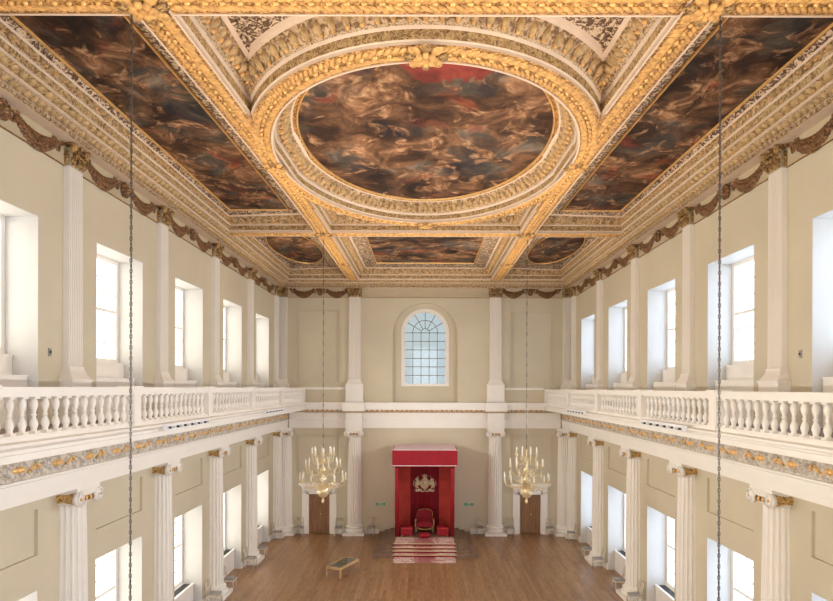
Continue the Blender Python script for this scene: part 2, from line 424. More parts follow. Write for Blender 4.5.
# stepped sills of upper windows, heater cases of lower ones
for s, side in ((-1, 'left'), (1, 'right')):
    mbu = MB()
    mbu.box(s * 8.95, s * 9.13, -HW + .02, HW - .02, -.95, .70, M['pilaster'])
    mbu.box(s * 8.62, s * 8.95, -HW + .02, HW - .02, -.95, .22, M['pilaster'])
    mbu.box(s * 8.60, s * 8.95, -HW + .02, HW - .02, .22, .26, M['white'])
    mbu.box(s * 8.93, s * 9.13, -HW + .02, HW - .02, .66, .70, M['white'])
    src = None
    for i, c in enumerate(BC):
        lab = 'white stepped window seat behind the %s gallery, %s' % (side, ORD[i])
        if src is None: src = mbu.build('window_seat', off=UP); o = src
        else: o = src.copy(); COL.objects.link(o)
        o.location = (0, c, 0); tag(o, lab, 'window seat', 'stepped window seats along the gallery')
    for i, c in enumerate(BC):
        lab = 'white heater case under the lower %s window, %s' % (side, ORD[i])
        if i == 0:
            r0 = thing('radiator_cover', (0, c, 0), 0, lab, 'radiator cover', 'heater cases under the lower windows')
            m1 = MB(); m1.box(s * 8.72, s * 9.13, -HW + .02, HW - .02, 0, .86, M['radiator'])
            m1.box(s * 8.69, s * 8.78, -HW + .02, HW - .02, .86, .92, M['white']); m1.box(s * 9.07, s * 9.13, -HW + .02, HW - .02, .86, .92, M['white'])
            m1.build('case', r0)
            m2 = MB()
            m2.box(s * 8.78, s * 9.07, -HW + .05, HW - .05, .86, .885, M['grille'])
            for k in range(24):
                y = -HW + .1 + k * .1; m2.box(s * 8.78, s * 9.07, y, y + .02, .885, .9, M['grille'])
            tag(m2.build('grille', r0), 'dark slotted grille')
        else: dup(r0, (0, c, 0), 0, lab)

# ------------------------------------------------------------------ doors of the throne wall
for k, s in enumerate((-1, 1)):
    side = 'left' if s < 0 else 'right'
    r = thing('door_%d' % (k + 1), (s * 6.0, YE, 0), 0, 'brown panelled double door in white surround, %s of the throne' % side, 'door', None, 'structure')
    mb = MB(); mb.box(-.6, .6, .10, .16, .02, 2.25, M['door'])
    for x0, x1 in ((-.53, -.07), (.07, .53)):
        for z0, z1 in ((.18, .92), (1.05, 1.55), (1.66, 2.12)):
            mb.box(x0, x1, .085, .10, z0, z0 + .03, M['door']); mb.box(x0, x1, .085, .10, z1 - .03, z1, M['door'])
            mb.box(x0, x0 + .03, .085, .10, z0, z1, M['door']); mb.box(x1 - .03, x1, .085, .10, z0, z1, M['door'])
    mb.box(-.012, .012, .08, .10, .02, 2.25, M['door'])
    mb.build('door_leaf', r)
    mb = MB()
    for t in (-1, 1):
        mb.box(t * .6, t * .72, -.06, .10, 0, 2.37, M['white']); mb.box(t * .72, t * .98, -.10, 0, 0, 2.37, M['white'])
    mb.box(-.72, .72, -.06, .10, 2.25, 2.37, M['white'])
    mb.box(-.98, .98, -.10, 0, 2.37, 2.68, M['white'])
    mb.box(-1.05, 1.05, -.2, 0, 2.68, 2.78, M['white']); mb.box(-1.14, 1.14, -.3, 0, 2.78, 2.9, M['white'])
    for t in range(9): mb.lump((-.8 + t * .2, -.10, 2.52), (.085, 0, 0), (0, 0, .09), (0, -.06, 0), M['white'])
    for t in (-1, 1): mb.lump((t * .86, -.2, 2.5), (.11, 0, 0), (0, 0, .2), (0, -.1, 0), M['white'])
    tag(mb.build('door_surround', r), 'carved white surround with cornice')
    mb = MB(); mb.lathe([(.01, 0), (.035, .01), (.035, .05), (.01, .06)], M['brass'], (.07, .05, 1.08), 8); mb.build('door_knob', r)

# ------------------------------------------------------------------ columns with voluted capitals
def shaft_ring(r, z, n=18):
    pts = []
    for i in range(n):
        for f, q in ((0, 1), (.26, 1), (.40, .90), (.63, .85), (.86, .90)):
            a = 2 * pi * (i + f) / n; pts.append((r * q * cos(a), r * q * sin(a), z))
    return pts
def make_column(label, loc, rz):
    r = thing('fluted_column', loc, rz, label, 'column', None, 'thing')
    H = 6.02
    mb = MB(); W = M['white']
    mb.box(-.60, .60, -.60, .10, 0, .15, W)
    mb.lathe([(.55, .15), (.59, .20), (.59, .26), (.54, .30), (.48, .32), (.47, .36), (.50, .38), (.52, .42), (.49, .46), (.44, .48)], W, n=32)
    mb.build('base', r)
    mb = MB(); lv = [(.43, .48), (.405, .58), (.405, 2.4), (.385, 4.0), (.355, 5.46), (.37, 5.55), (.385, 5.58)]
    rings = [shaft_ring(a, z) for a, z in lv]
    for a, b in zip(rings, rings[1:]): mb.strip(a, b, W)
    mb.add(rings[-1], [tuple(range(len(rings[-1])))], W)
    mb.build('shaft', r)
    cap = MB()
    cap.lathe([(.38, 5.56), (.43, 5.60), (.46, 5.68), (.46, 5.74)], W, n=28)
    cap.box(-.47, .47, -.47, .15, 5.90, 6.02, W); cap.box(-.43, .43, -.44, .15, 5.72, 5.90, W)
    cap.box(-.39, .39, -.49, .1, 5.80, 5.90, W)
    c = cap.build('capital', r)
    for t in (-1, 1):
        vol = MB()
        cx, cz = t * .39, 5.72
        for yy in (-.50,):
            vol.tube([(cx, yy, cz), (cx, yy + .10, cz)], .17, W, 18)
            sp = [(cx - t * (.165 - .022 * a / 1.0) * cos(a + 1.2), yy - .01, cz + (.165 - .022 * a) * sin(a + 1.2)) for a in [k * .45 for k in range(15)]]
            vol.tube(sp, .022, W, 6)
            vol.lump((cx, yy, cz), (.04, 0, 0), (0, 0, .04), (0, -.05, 0), M['goldbright'])
        vol.build('volute', c)
    bo = MB()
    for t in (-1, 1):
        bo.tube([(t * .39, -.40, 5.73), (t * .39, -.25, 5.73), (t * .39, -.12, 5.73), (t * .39, 0, 5.73), (t * .39, .1, 5.73)], .15, M['darkgold'], 14, True, [.155, .12, .10, .12, .14])
    for k in range(7):
        bo.lump((-.27 + k * .09, -.445, 5.70), (.042, 0, 0), (0, 0, .07), (0, -.06, 0), M['goldbright'] if k % 2 == 0 else M['capgilt'])
    tag(bo.build('gilt_ornament', c), 'gilded bolsters and egg moulding')
    return r
col0 = make_column('x', (0, 0, 0), 0)
first = True
def put_column(loc, rz, label, group):
    global first
    if first:
        col0.location = loc; col0.rotation_euler = (0, 0, rz); col0['label'] = label; col0['group'] = group; first = False; return col0
    return dup(col0, loc, rz, label, group)
bpy.context.view_layer.update()
for s, side in ((-1, 'left'), (1, 'right')):
    for i, y in enumerate(PY[:6]):
        put_column((s * XW, y, 0), radians(90) * (-s) if False else (pi / 2 if s < 0 else -pi / 2),
                   'white fluted column on the floor by the %s wall, %s' % (side, ORD[i]), 'fluted columns along the long walls')
for x, lab in ((-4.0, 'white fluted column between the left door and the red canopy'), (4.0, 'white fluted column between the red canopy and the right door'),
               (-7.95, 'white fluted column on the throne wall in the far left corner'), (7.95, 'white fluted column on the throne wall in the far right corner')):
    put_column((x, YE, 0), 0, lab, 'fluted columns of the throne wall')

# ------------------------------------------------------------------ gallery entablature, balustrade
tn = 0
def trim(o, label, group=None):
    global tn
    tn += 1; o.name = 'trim_%d' % tn; return struct(o, label, 'moulding', group)
for s, side in ((-1, 'left'), (1, 'right')):
    prof = [(8.4, -2.28), (7.80, -2.28), (7.80, -2.12), (7.77, -2.11), (7.77, -1.88), (7.71, -1.85), (7.71, -1.80), (7.78, -1.80), (7.78, -1.38),
            (7.68, -1.34), (7.60, -1.30), (6.86, -1.26), (6.80, -1.26), (6.80, -1.14), (6.77, -1.12), (6.77, -1.06), (6.72, -1.03), (6.68, -.97),
            (6.66, -.95), (6.66, -.90), (6.80, -.88), (6.80, -.86), (8.4, -.86)]
    mb = MB(); P = [(s * x, z - ((.04 if s < 0 else .10) if z > -1.0 else 0)) for x, z in prof]; n = len(P)
    for i in range(n):
        a, b = P[i], P[(i + 1) % n]
        mb.add([(a[0], YN, a[1]), (b[0], YN, b[1]), (b[0], YE, b[1]), (a[0], YE, a[1])], [(0, 1, 2, 3)], M['lowfrieze'] if i == 7 else M['white'])
    mb.add([(p[0], YN, p[1]) for p in P], [tuple(range(n))], M['white'])
    # gilded scrolls and rosettes on the frieze
    y = 3.0; k = 0
    while y < YE - .4:
        X = s * 7.78; zz = -1.6
        LF = M['lowfrieze']
        if k % 3 == 0:
            mb.lump((X, y, zz), (0, .07, 0), (0, 0, .09), (-s * .07, 0, 0), M['goldbright'])
            for a in range(6):
                an = a * pi / 3
                mb.lump((X, y + .12 * cos(an), zz + .12 * sin(an)), (0, .06, 0), (0, 0, .06), (-s * .04, 0, 0), LF if a % 3 else M['goldbright'])
        else:
            d = 1 if k % 3 == 1 else -1
            for j in range(7):
                t = j / 6; mb.lump((X, y + (t - .5) * .42, zz + d * .11 * sin((t - .5) * pi)), (0, .06, .02 * d), (0, -.02 * d, .04), (-s * .05, 0, 0), LF)
            if d > 0:
                for (oy, oz, ay, az, by, bz, mm) in ((-.10, -.05, .10, .04, -.015, .035, 'darkgold'), (0, .0, .09, .055, -.03, .04, 'goldbright'), (.09, .06, .07, .0, 0, .05, 'darkgold'), (.17, .03, .045, -.045, .03, .03, 'goldbright'), (.20, -.03, .035, 0, 0, .035, 'goldbright')):
                    mb.lump((X, y + oy, zz + oz), (0, ay, az), (0, by, bz), (-s * .06, 0, 0), M[mm])
            mb.lump((X, y + .18, zz - d * .08), (0, .07, 0), (0, 0, .06), (-s * .05, 0, 0), LF)
        y += .40; k += 1
    trim(mb.build('entablature', off=UP), 'white gallery cornice with gilded scroll frieze along the %s wall' % side)
    mb = MB(); mb.box(s * 7.12, s * 9.13, YN, YE, -1.0 + .05, -.94 + .0, M['galleryfloor'])
    mb = MB(); mb.box(s * 7.10, s * 8.4, YN, YE, -.86, -.835, M['galleryfloor'])
    struct(mb.build('gallery_floor', off=UP), 'brown gallery walkway floor behind the %s balustrade' % side, 'floor')
    # balustrade
    r = thing('balustrade', (s * 6.95, 0, E - (.90 if s < 0 else .96)), 0, 'white balustrade of turned balusters along the %s gallery' % side, 'balustrade', 'gallery balustrades')
    h = .90
    mb = MB()
    mb.box(-.15, .15, YN, YE, h - .13, h - .03, M['white']); mb.box(-.18, .18, YN, YE, h - .03, h, M['white']); mb.box(-.12, .12, YN, YE, h - .17, h - .13, M['white'])
    mb.build('handrail', r)
    mb = MB(); mb.box(-.15, .15, YN, YE, 0, .05, M['white']); mb.box(-.12, .12, YN, YE, .05, .08, M['white']); mb.build('base_rail', r)
    pm = MB(); pm.box(-.19, .19, -.2, .2, 0, .10, M['white']); pm.box(-.165, .165, -.18, .18, .10, h - .04, M['white']); pm.box(-.21, .21, -.22, .22, h - .04, h + .03, M['white'])
    piers = PY[:7]; p0 = None
    for y in [33.66] + piers[1:]:
        if p0 is None: p0 = pm.build('pier', r); q = p0
        else: q = p0.copy(); COL.objects.link(q); q.parent = r
        q.location = (0, y, 0)
    bm_ = MB(); W = M['white']
    bm_.box(-.07, .07, -.07, .07, .08, .12, W); bm_.box(-.07, .07, -.07, .07, h - .21, h - .17, W)
    bm_.lathe([(.05, .12), (.055, .13), (.045, .15), (.062, .20), (.072, .24), (.062, .29), (.04, .34), (.028, .38), (.046, .395), (.046, .415),
               (.028, .43), (.038, .48), (.060, .54), (.070, .59), (.060, .64), (.038, .69), (.05, .70), (.048, .73)], W, n=12)
    b0 = None
    ps = [33.66] + piers[1:] + [-.28]; ps2 = sorted(ps)
    for ya, yb in zip(ps2, ps2[1:]):
        if yb <= 4.6: continue
        nb = 14 if yb < 30 else 15
        for j in range(nb):
            y = ya + .2 + (yb - ya - .4) * (j + .5) / nb
            if y < 4.7: continue
            if b0 is None: b0 = bm_.build('baluster', r); q = b0
            else: q = b0.copy(); COL.objects.link(q); q.parent = r
            q.location = (0, y, 0)
# near end walkway the viewer stands on
mb = MB(); mb.box(-6.6, 6.6, YN, .9, -1.6, -1.45, M['galleryfloor'])
struct(mb.build('gallery_floor', off=UP), 'brown walkway floor across the near end of the hall', 'floor')

# entablature of the throne wall
mb = MB(); W = M['white']
def ebox(x0, x1, d, z0, z1, mat=W): mb.box(x0, x1, YE - d, YE, z0, z1, mat)
X0 = 6.8
ebox(-7.7, 7.7, .12, -2.28, -2.10); ebox(-7.7, 7.7, .15, -2.10, -1.88); ebox(-7.7, 7.7, .21, -1.88, -1.80); ebox(-7.7, 7.7, .13, -1.80, -1.40)
ebox(-X0, X0, .30, -1.40, -1.30, M['bead']); ebox(-X0, X0, .40, -1.30, -1.22); ebox(-X0, X0, .46, -1.22, -1.02); ebox(-X0, X0, .52, -1.02, -.82)
for x in (-4, 4):
    ebox(x - .46, x + .46, .50, -2.28, -2.10); ebox(x - .48, x + .48, .53, -2.10, -1.88); ebox(x - .54, x + .54, .59, -1.88, -1.80)
    ebox(x - .46, x + .46, .51, -1.80, -1.40); ebox(x - .6, x + .6, .60, -1.40, -1.30, M['bead']); ebox(x - .62, x + .62, .66, -1.30, -.82)
x = -X0 + .05; 
while x < X0:
    mb.lump((x, YE - .41, -1.27), (.055, 0, 0), (0, 0, .05), (0, -.05, 0), M['goldbright'] if int((x + 10) / .14) % 2 else M['capgilt']); x += .14
for x in (-7.2, 7.2):
    pass
trim(mb.build('entablature', off=UP), 'white entablature with thin gilded rope band across the throne wall')
mb = MB()
for s in (-1, 1): mb.box(s * 4.55, s * 6.75, YE - .08, YE, -.10, .02, W)
trim(mb.build('dado', off=UP), 'thin white dado rail on the upper throne wall')
# panel beads
mb = MB()
def frame(x0, x1, z0, z1, y, t=.05, d=.05):
    mb.box(x0 - t, x1 + t, y - d, y, z1, z1 + t, M['wall']); mb.box(x0 - t, x1 + t, y - d, y, z0 - t, z0, M['wall'])
    mb.box(x0 - t, x0, y - d, y, z0, z1, M['wall']); mb.box(x1, x1 + t, y - d, y, z0, z1, M['wall'])
for s in (-1, 1):
    a, b = sorted((s * 4.9, s * 7.2)); frame(a, b, .35, 4.33, YE); frame(a, b, -4.85, -2.7, YE)
trim(mb.build('panel', off=UP), 'raised beige mouldings framing the panels of the throne wall')

# ------------------------------------------------------------------ upper pilasters with gilded capitals
def make_pilaster():
    r = thing('fluted_pilaster', (0, 0, 0), 0, 'x', 'pilaster', None, 'thing')
    P = M['pilaster']
    mb = MB()     # origin at gallery floor (-.86); front faces -y
    mb.box(-.49, .49, -.30, 0, 0, 1.0, P); mb.box(-.52, .52, -.33, 0, 0, .16, P); mb.box(-.515, .515, -.325, 0, 1.0, 1.05, P)
    lv = [(.49, .30, 1.05), (.45, .27, 1.10), (.40, .22, 1.18), (.365, .185, 1.27), (.355, .175, 1.34)]
    for (a, b, z0_), (c_, d_, z1_) in zip(lv, lv[1:]):
        mb.strip([(-a, 0, z0_), (-a, -b, z0_), (a, -b, z0_), (a, 0, z0_)], [(-c_, 0, z1_), (-c_, -d_, z1_), (c_, -d_, z1_), (c_, 0, z1_)], P)
    mb.box(-.355, .355, -.17, 0, 1.33, 1.345, P)
    mb.build('pedestal', r)
    mb = MB(); z0, z1 = 1.34, 6.0; hw, tw = .34, .315
    nfl = 7; pts0 = [(-hw, 0)]; w = 2 * hw / (nfl * 4 + 1)
    x = -hw
    pts0.append((x, -.15))
    for k in range(nfl):
        a = -hw + w * (4 * k + 1); pts0 += [(a, -.15), (a + .6 * w, -.10), (a + 2.4 * w, -.10), (a + 3 * w, -.15)]
    pts0 += [(hw, -.15), (hw, 0)]
    lo = [(p[0], p[1], z0) for p in pts0]; hi = [(p[0] * tw / hw, p[1], z1) for p in pts0]
    mb.strip(lo, hi, P, closed=True)
    mb.build('shaft', r)
    mb = MB(); G = M['capgilt']
    mb.box(-.30, .30, -.17, 0, 6.0, 6.40, M['frieze'])
    for row, (zz, nn, hgt) in enumerate(((6.12, 4, .12), (6.26, 3, .11))):
        for k in range(nn):
            xx = (k - (nn - 1) / 2) * .165
            mb.lump((xx, -.17, zz), (.07, 0, 0), (0, 0, hgt), (0, -.12 - .03 * row, 0), G)
            mb.lump((xx, -.27 - .02 * row, zz + hgt * .8), (.055, 0, 0), (0, -.05, 0), (0, -.02, -.05), G)
    for t in (-1, 1):
        mb.lump((t * .30, -.18, 6.40), (.12, 0, 0), (0, 0, .11), (0, -.18, 0), G)
        mb.lump((t * .34, -.05, 6.2), (0, .1, 0), (0, 0, .2), (t * .06, 0, 0), G)
        mb.lump((t * .33, -.25, 6.46), (.09, 0, 0), (0, 0, .07), (0, -.12, 0), M['capgilt'])
    for k in range(5): mb.lump((-.16 + k * .08, -.2, 6.42), (.035, 0, 0), (0, 0, .045), (0, -.07, 0), M['capgilt'])
    mb.box(-.40, .40, -.26, 0, 6.47, 6.52, G); mb.lump((0, -.26, 6.48), (.08, 0, 0), (0, 0, .06), (0, -.08, 0), M['capgilt'])
    tag(mb.build('capital', r), 'brown and gilt leafy capital')
    return r
pl0 = make_pilaster(); used = [False]
def put_pil(loc, rz, label, group, sx=None):
    if not used[0]:
        used[0] = True; pl0.location = loc; pl0.scale = (sx or 1, 1, 1); pl0.rotation_euler = (0, 0, rz); pl0['label'] = label; pl0['group'] = group; return
    dup(pl0, loc, rz, label, group, sx)
bpy.context.view_layer.update()
for s, side in ((-1, 'left'), (1, 'right')):
    for i, y in enumerate(PY[:6]):
        put_pil((s * XW, y, E - .86), pi / 2 if s < 0 else -pi / 2, 'white fluted pilaster above the %s gallery, %s' % (side, ORD[i]),
                'gallery pilasters along the long walls', .82)
for x, lab in ((-4.0, 'white pilaster left of the arched window on the throne wall'), (4.0, 'white pilaster right of the arched window on the throne wall'),
               (-8.12, 'white pilaster on the throne wall in the upper left corner'), (8.12, 'white pilaster on the throne wall in the upper right corner')):
    put_pil((x, YE, E - .86), 0, lab, 'pilasters of the throne wall', .8 if abs(x) > 5 else None)

# ------------------------------------------------------------------ cornice under the ceiling
prof = [(0, 5.13, 'darkgilt'), (.06, 5.13, 'modillion'), (.06, 5.15, 'frieze'), (.04, 5.16, 'frieze'), (.04, 5.66, 'cream'), (.38, 5.66, 'cove'), (.38, 5.76, 'cream'),
        (.42, 5.775, 'bead'), (.60, 5.86, 'cream'), (.64, 5.865, 'cream'), (.64, 5.91, 'guilloche'), (.82, 5.99, 'cream'), (.82, 6.06, 'cream'), (0, 6.06, 'cream')]
mb = MB()
def rect_ring(d, z, x0=-XW, x1=XW, y0=YN, y1=YE): return [(x0 + d, y0 + d, z), (x1 - d, y0 + d, z), (x1 - d, y1 - d, z), (x0 + d, y1 - d, z)]
for (d0, z0, m0), (d1, z1, _) in zip(prof, prof[1:]):
    mb.strip(rect_ring(d0, z0), rect_ring(d1, z1), M[m0])
# dentils and leaf drops
def along(y0, y1, step):
    n = max(1, int((y1 - y0) / step)); return [y0 + (y1 - y0) * (i + .5) / n for i in range(n)]
for s in (-1, 1):
    for y in along(6, YE - .4, .17): mb.box(s * (XW - .38), s * (XW - .42), y - .05, y + .05, 5.675, 5.75, M['bead'])
    for y in along(6, YE - .6, .21): mb.lump((s * (XW - .50), y, 5.81), (0, .07, 0), (s * .08, 0, -.04), (-s * .03, 0, -.07), M['modillion'])
    for y in along(6, YE - .8, .26): mb.lump((s * (XW - .73), y, 5.945), (0, .09, 0), (s * .08, 0, -.04), (-s * .02, 0, -.05), M['modillion'])
for x in along(-XW + .4, XW - .4, .17): mb.box(x - .05, x + .05, YE - .42, YE - .38, 5.675, 5.75, M['bead'])
for x in along(-XW + .6, XW - .6, .21): mb.lump((x, YE - .50, 5.81), (.07, 0, 0), (0, .08, -.04), (0, -.03, -.07), M['modillion'])
for x in along(-XW + .8, XW - .8, .26): mb.lump((x, YE - .73, 5.945), (.09, 0, 0), (0, .08, -.04), (0, -.02, -.05), M['modillion'])
trim(mb.build('cornice', off=UP), 'cream and gilded cornice running round the top of the walls')

# ------------------------------------------------------------------ coffered ceiling
YF, YNB, HB = 23.25, 9.28, .30
def warp(p):
    x, y, z = p[0], p[1], p[2]
    t = min(1, max(0, (YF - y) / 14.0)); h = .43 * t ** 1.8
    a = abs(x)
    g = a / 4 if a < 4 else max(0, 1 - (a - 4) / 4.6)
    return (x + (h * g if x > 0 else -h * g), y, z)
RC, RA_O, RB_O, RA_I, RB_I = 16.21, 4.25, 5.83, 3.76, 5.28
ZB = 6.0; ZT = 6.9
BO, BI = 4.27, 3.68
def leaf_rows(mb, path, half, z, step=.125):
    """path: list of (x,y); rows of overlapping gilded leaves hanging under a soffit"""
    L = [0]
    for a, b in zip(path, path[1:]): L.append(L[-1] + math.dist(a, b))
    n = int(L[-1] / step); j = 0
    for i in range(n):
        t = (i + .5) * step
        while L[j + 1] < t: j += 1
        f = (t - L[j]) / (L[j + 1] - L[j]); a, b = Vector(path[j]), Vector(path[j + 1])
        c = a.lerp(b, f); d = (b - a).normalized(); nrm = Vector((-d.y, d.x))
        for q in (-1, 1):
            e = (d * .75 + nrm * q * .6).normalized(); e2 = Vector((-e.y, e.x))
            o = c + nrm * q * half * .48
            mb.lump((o.x, o.y, z), (e.x * half * .46, e.y * half * .46, .01), (e2.x * half * .17, e2.y * half * .17, 0), (d.x * .02, d.y * .02, -.055), M['goldlump'])
        if i % 2 == 0: mb.lump((c.x, c.y, z), (d.x * .05, d.y * .05, 0), (nrm.x * .035, nrm.y * .035, 0), (0, 0, -.06), M['goldbright'])
def rosette():
    r = MB()
    r.lump((0, 0, 0), (.36, 0, 0), (0, .36, 0), (0, 0, -.06), M['gold'])
    for k in range(8):
        a = k * pi / 4; u = Vector((cos(a), sin(a), 0)); v = Vector((-sin(a), cos(a), 0))
        r.lump(u * .27 + Vector((0, 0, -.03)), u * .16, v * .10, (0, 0, -.09), M['goldlump'] if k % 2 else M['capgilt'])
        r.lump(u * .15 + Vector((0, 0, -.08)), u * .09, v * .07, (0, 0, -.09), M['goldlump'])
    r.lump((0, 0, -.09), (.07, 0, 0), (0, .07, 0), (0, 0, -.09), M['goldlump'])
    return r
# long beams
for s, side in ((-1, 'left'), (1, 'right')):
    mb = MB(); ys = [YN + .82] + [1 + .5 * i for i in range(65) if 1 + .5 * i < YE - .85] + [YE - .84]
    def inner(y):
        u = (y - RC) / RB_I
        return max(BI, RA_I * sqrt(1 - u * u)) if abs(u) < 1 else BI
    for a, b in zip(ys, ys[1:]):
        mb.add([(s * inner(a), a, ZB), (s * BO, a, ZB), (s * BO, b, ZB), (s * inner(b), b, ZB)], [(0, 1, 2, 3)], M['gold'])
        mb.add([(s * inner(a), a, ZT), (s * BO, a, ZT), (s * BO, b, ZT), (s * inner(b), b, ZT)], [(0, 1, 2, 3)], M['cream'])
        mb.add([(s * BO, a, ZB), (s * BO, b, ZB), (s * BO, b, ZT), (s * BO, a, ZT)], [(0, 1, 2, 3)], M['cream'])
        mb.add([(s * inner(a), a, ZB), (s * inner(b), b, ZB), (s * inner(b), b, ZT), (s * inner(a), a, ZT)], [(0, 1, 2, 3)], M['cream'])
        mb.box(s * (BO - .035), s * BO, a, b, ZB - .02, ZB, M['cream'])
        if abs(a - RC) > 3.4: mb.box(s * BI, s * (BI + .035), a, b, ZB - .02, ZB, M['cream'])
    mb.box(s * BI, s * BO, ys[-1], ys[-1] + .01, ZB, ZT, M['cream'])
    leaf_rows(mb, [(s * (BI + BO) / 2, y) for y in [6 + .5 * i for i in range(54)] + [YE - .9]], .26, ZB - .001)
    o = mb.build('ceiling_beam', warp=warp, off=UP, recalc=False)
    tag(o, 'long gilded ceiling beam running to the throne wall, %s of the great oval' % side, 'ceiling beam', 'gilded ceiling beams', 'thing')
for y, lab in ((YNB, 'gilded cross beam of the ceiling nearest the viewer'), (YF, 'gilded cross beam of the ceiling beyond the great oval')):
    mb = MB()
    for x0, x1 in ((-XW + .83, -BO), (-BI, BI), (BO, XW - .83)):
        mb.box(x0, x1, y - HB, y + HB, ZB + .001, ZT, M['cream'])
        mb.box(x0, x1, y - HB, y - HB + .035, ZB - .02, ZB + .001, M['cream']); mb.box(x0, x1, y + HB - .035, y + HB, ZB - .02, ZB + .001, M['cream'])
        mb.box(x0, x1, y - HB + .035, y + HB - .035, ZB - .004, ZB + .001, M['gold'])
        leaf_rows(mb, [(x0, y), (x1, y)], .26, ZB - .001)
    o = mb.build('ceiling_beam', warp=warp, off=UP, recalc=False)
    tag(o, lab, 'ceiling beam', 'gilded ceiling beams', 'thing')
# coffers
DEF = [(0, 6.0, 'cream'), (0, 6.05, 'cream'), (.03, 6.07, 'guilloche'), (.03, 6.25, 'cream'), (.08, 6.29, 'bead'), (.12, 6.33, 'cove'), (.34, 6.57, 'cream'), (.42, 6.61, 'scroll'), (.80, 6.65, 'cream')]
OUT = [(.0, 6.0), (0, 6.05), (.01, 6.07), (.03, 6.22), (.05, 6.26), (.06, 6.28), (.09, 6.40), (.12, 6.44), (.27, 6.63)]
def far(scale): return [(d * (scale if d > .42 else 1), z) for d, z, _ in DEF]
D2 = [(d, z) for d, z, _ in DEF]
def coffer(mb, x0, x1, y0, y1, pl, pr, pn, pf):
    x0 += .008; x1 -= .008; y0 += .008; y1 -= .008
    rings = []
    for k in range(9):
        zz = pn[k][1]
        rings.append([(x0 + pl[k][0], y0 + pn[k][0], (pl[k][1] + pn[k][1]) / 2), (x1 - pr[k][0], y0 + pn[k][0], (pr[k][1] + pn[k][1]) / 2),
                      (x1 - pr[k][0], y1 - pf[k][0], (pr[k][1] + pf[k][1]) / 2), (x0 + pl[k][0], y1 - pf[k][0], (pl[k][1] + pf[k][1]) / 2)])
    def sub(ring):      # subdivide the long sides so the bent plan stays smooth
        out = []
        for i in range(4):
            a, b = Vector(ring[i]), Vector(ring[(i + 1) % 4])
            for j in range(12): out.append(tuple(a.lerp(b, j / 12)))
        return out
    S = [sub(r_) for r_ in rings]
    for k in range(8): mb.strip(S[k], S[k + 1], M[DEF[k][2]])
    # leafy brackets, and eggs on the guilloche
    a, b = rings[5], rings[6]
    for i in range(4):
        p, q = Vector(a[i]).lerp(Vector(b[i]), .5), Vector(a[(i + 1) % 4]).lerp(Vector(b[(i + 1) % 4]), .5)
        acr = (Vector(b[i]).lerp(Vector(b[(i + 1) % 4]), .5) - Vector(a[i]).lerp(Vector(a[(i + 1) % 4]), .5))
        d = (q - p); L = d.length; d.normalize(); n = max(1, int(L / .29))
        nrm = acr.cross(d).normalized()
        if nrm.z > 0: nrm = -nrm
        for j in range(n):
            c = p + d * L * (j + .5) / n
            mb.lump(c, d * .07, acr * .42, nrm * .08, M['modillion'])
            mb.lump(c + nrm * .08 - acr * .3, d * .045, acr * .16, nrm * .05, M['goldlump'])
    return S[8]
def painting(name, pts, z, mat, label, group, fw=.035):
    """canvas with a gilt frame; pts: closed outline"""
    cx = sum(p[0] for p in pts) / len(pts); cy = sum(p[1] for p in pts) / len(pts)
    r = thing(name, (0, 0, 0), 0, label, 'painting', group)
    mb = MB(); n = len(pts)
    mb.add([(p[0], p[1], z) for p in pts] + [(p[0], p[1], z + .03) for p in pts], [tuple(range(n)), tuple(range(n, 2 * n))] + [(i, (i + 1) % n, n + (i + 1) % n, n + i) for i in range(n)], mat)
    c = mb.build('canvas', r, warp=warp, off=UP)
    mb = MB()
    def inset(p, d):
        v = Vector((cx - p[0], cy - p[1])); sx = 1 if v.x > 0 else -1; sy = 1 if v.y > 0 else -1
        if n < 60: return (p[0] + (d * sx), p[1] + (d * sy))
        v.normalize(); return (p[0] + v.x * d, p[1] + v.y * d)
    P0 = [(*inset(p, -fw * .4), z) for p in pts]; P1 = [(*inset(p, 0), z - .05) for p in pts]; P2 = [(*inset(p, fw * .6), z - .05) for p in pts]; P3 = [(*inset(p, fw), z) for p in pts]
    for a, b in ((P0, P1), (P1, P2), (P2, P3)): mb.strip(a, b, M['goldbright'])
    mb.build('frame', r, warp=warp, off=UP)
    return r
def rectpts(x0, x1, y0, y1, k=1):
    cs = [(x0, y0), (x1, y0), (x1, y1), (x0, y1)]; out = []
    for i in range(4):
        a, b = Vector(cs[i]), Vector(cs[(i + 1) % 4])
        for j in range(12): out.append(tuple(a.lerp(b, j / 12)))
    return out
def ellpts(cx, cy, a, b, n=96): return [(cx + a * cos(2 * pi * i / n), cy + b * sin(2 * pi * i / n)) for i in range(n)]
def panel_fill(mb, S8, mat): mb.add(S8, [tuple(range(len(S8)))], mat)
XO = XW - .84
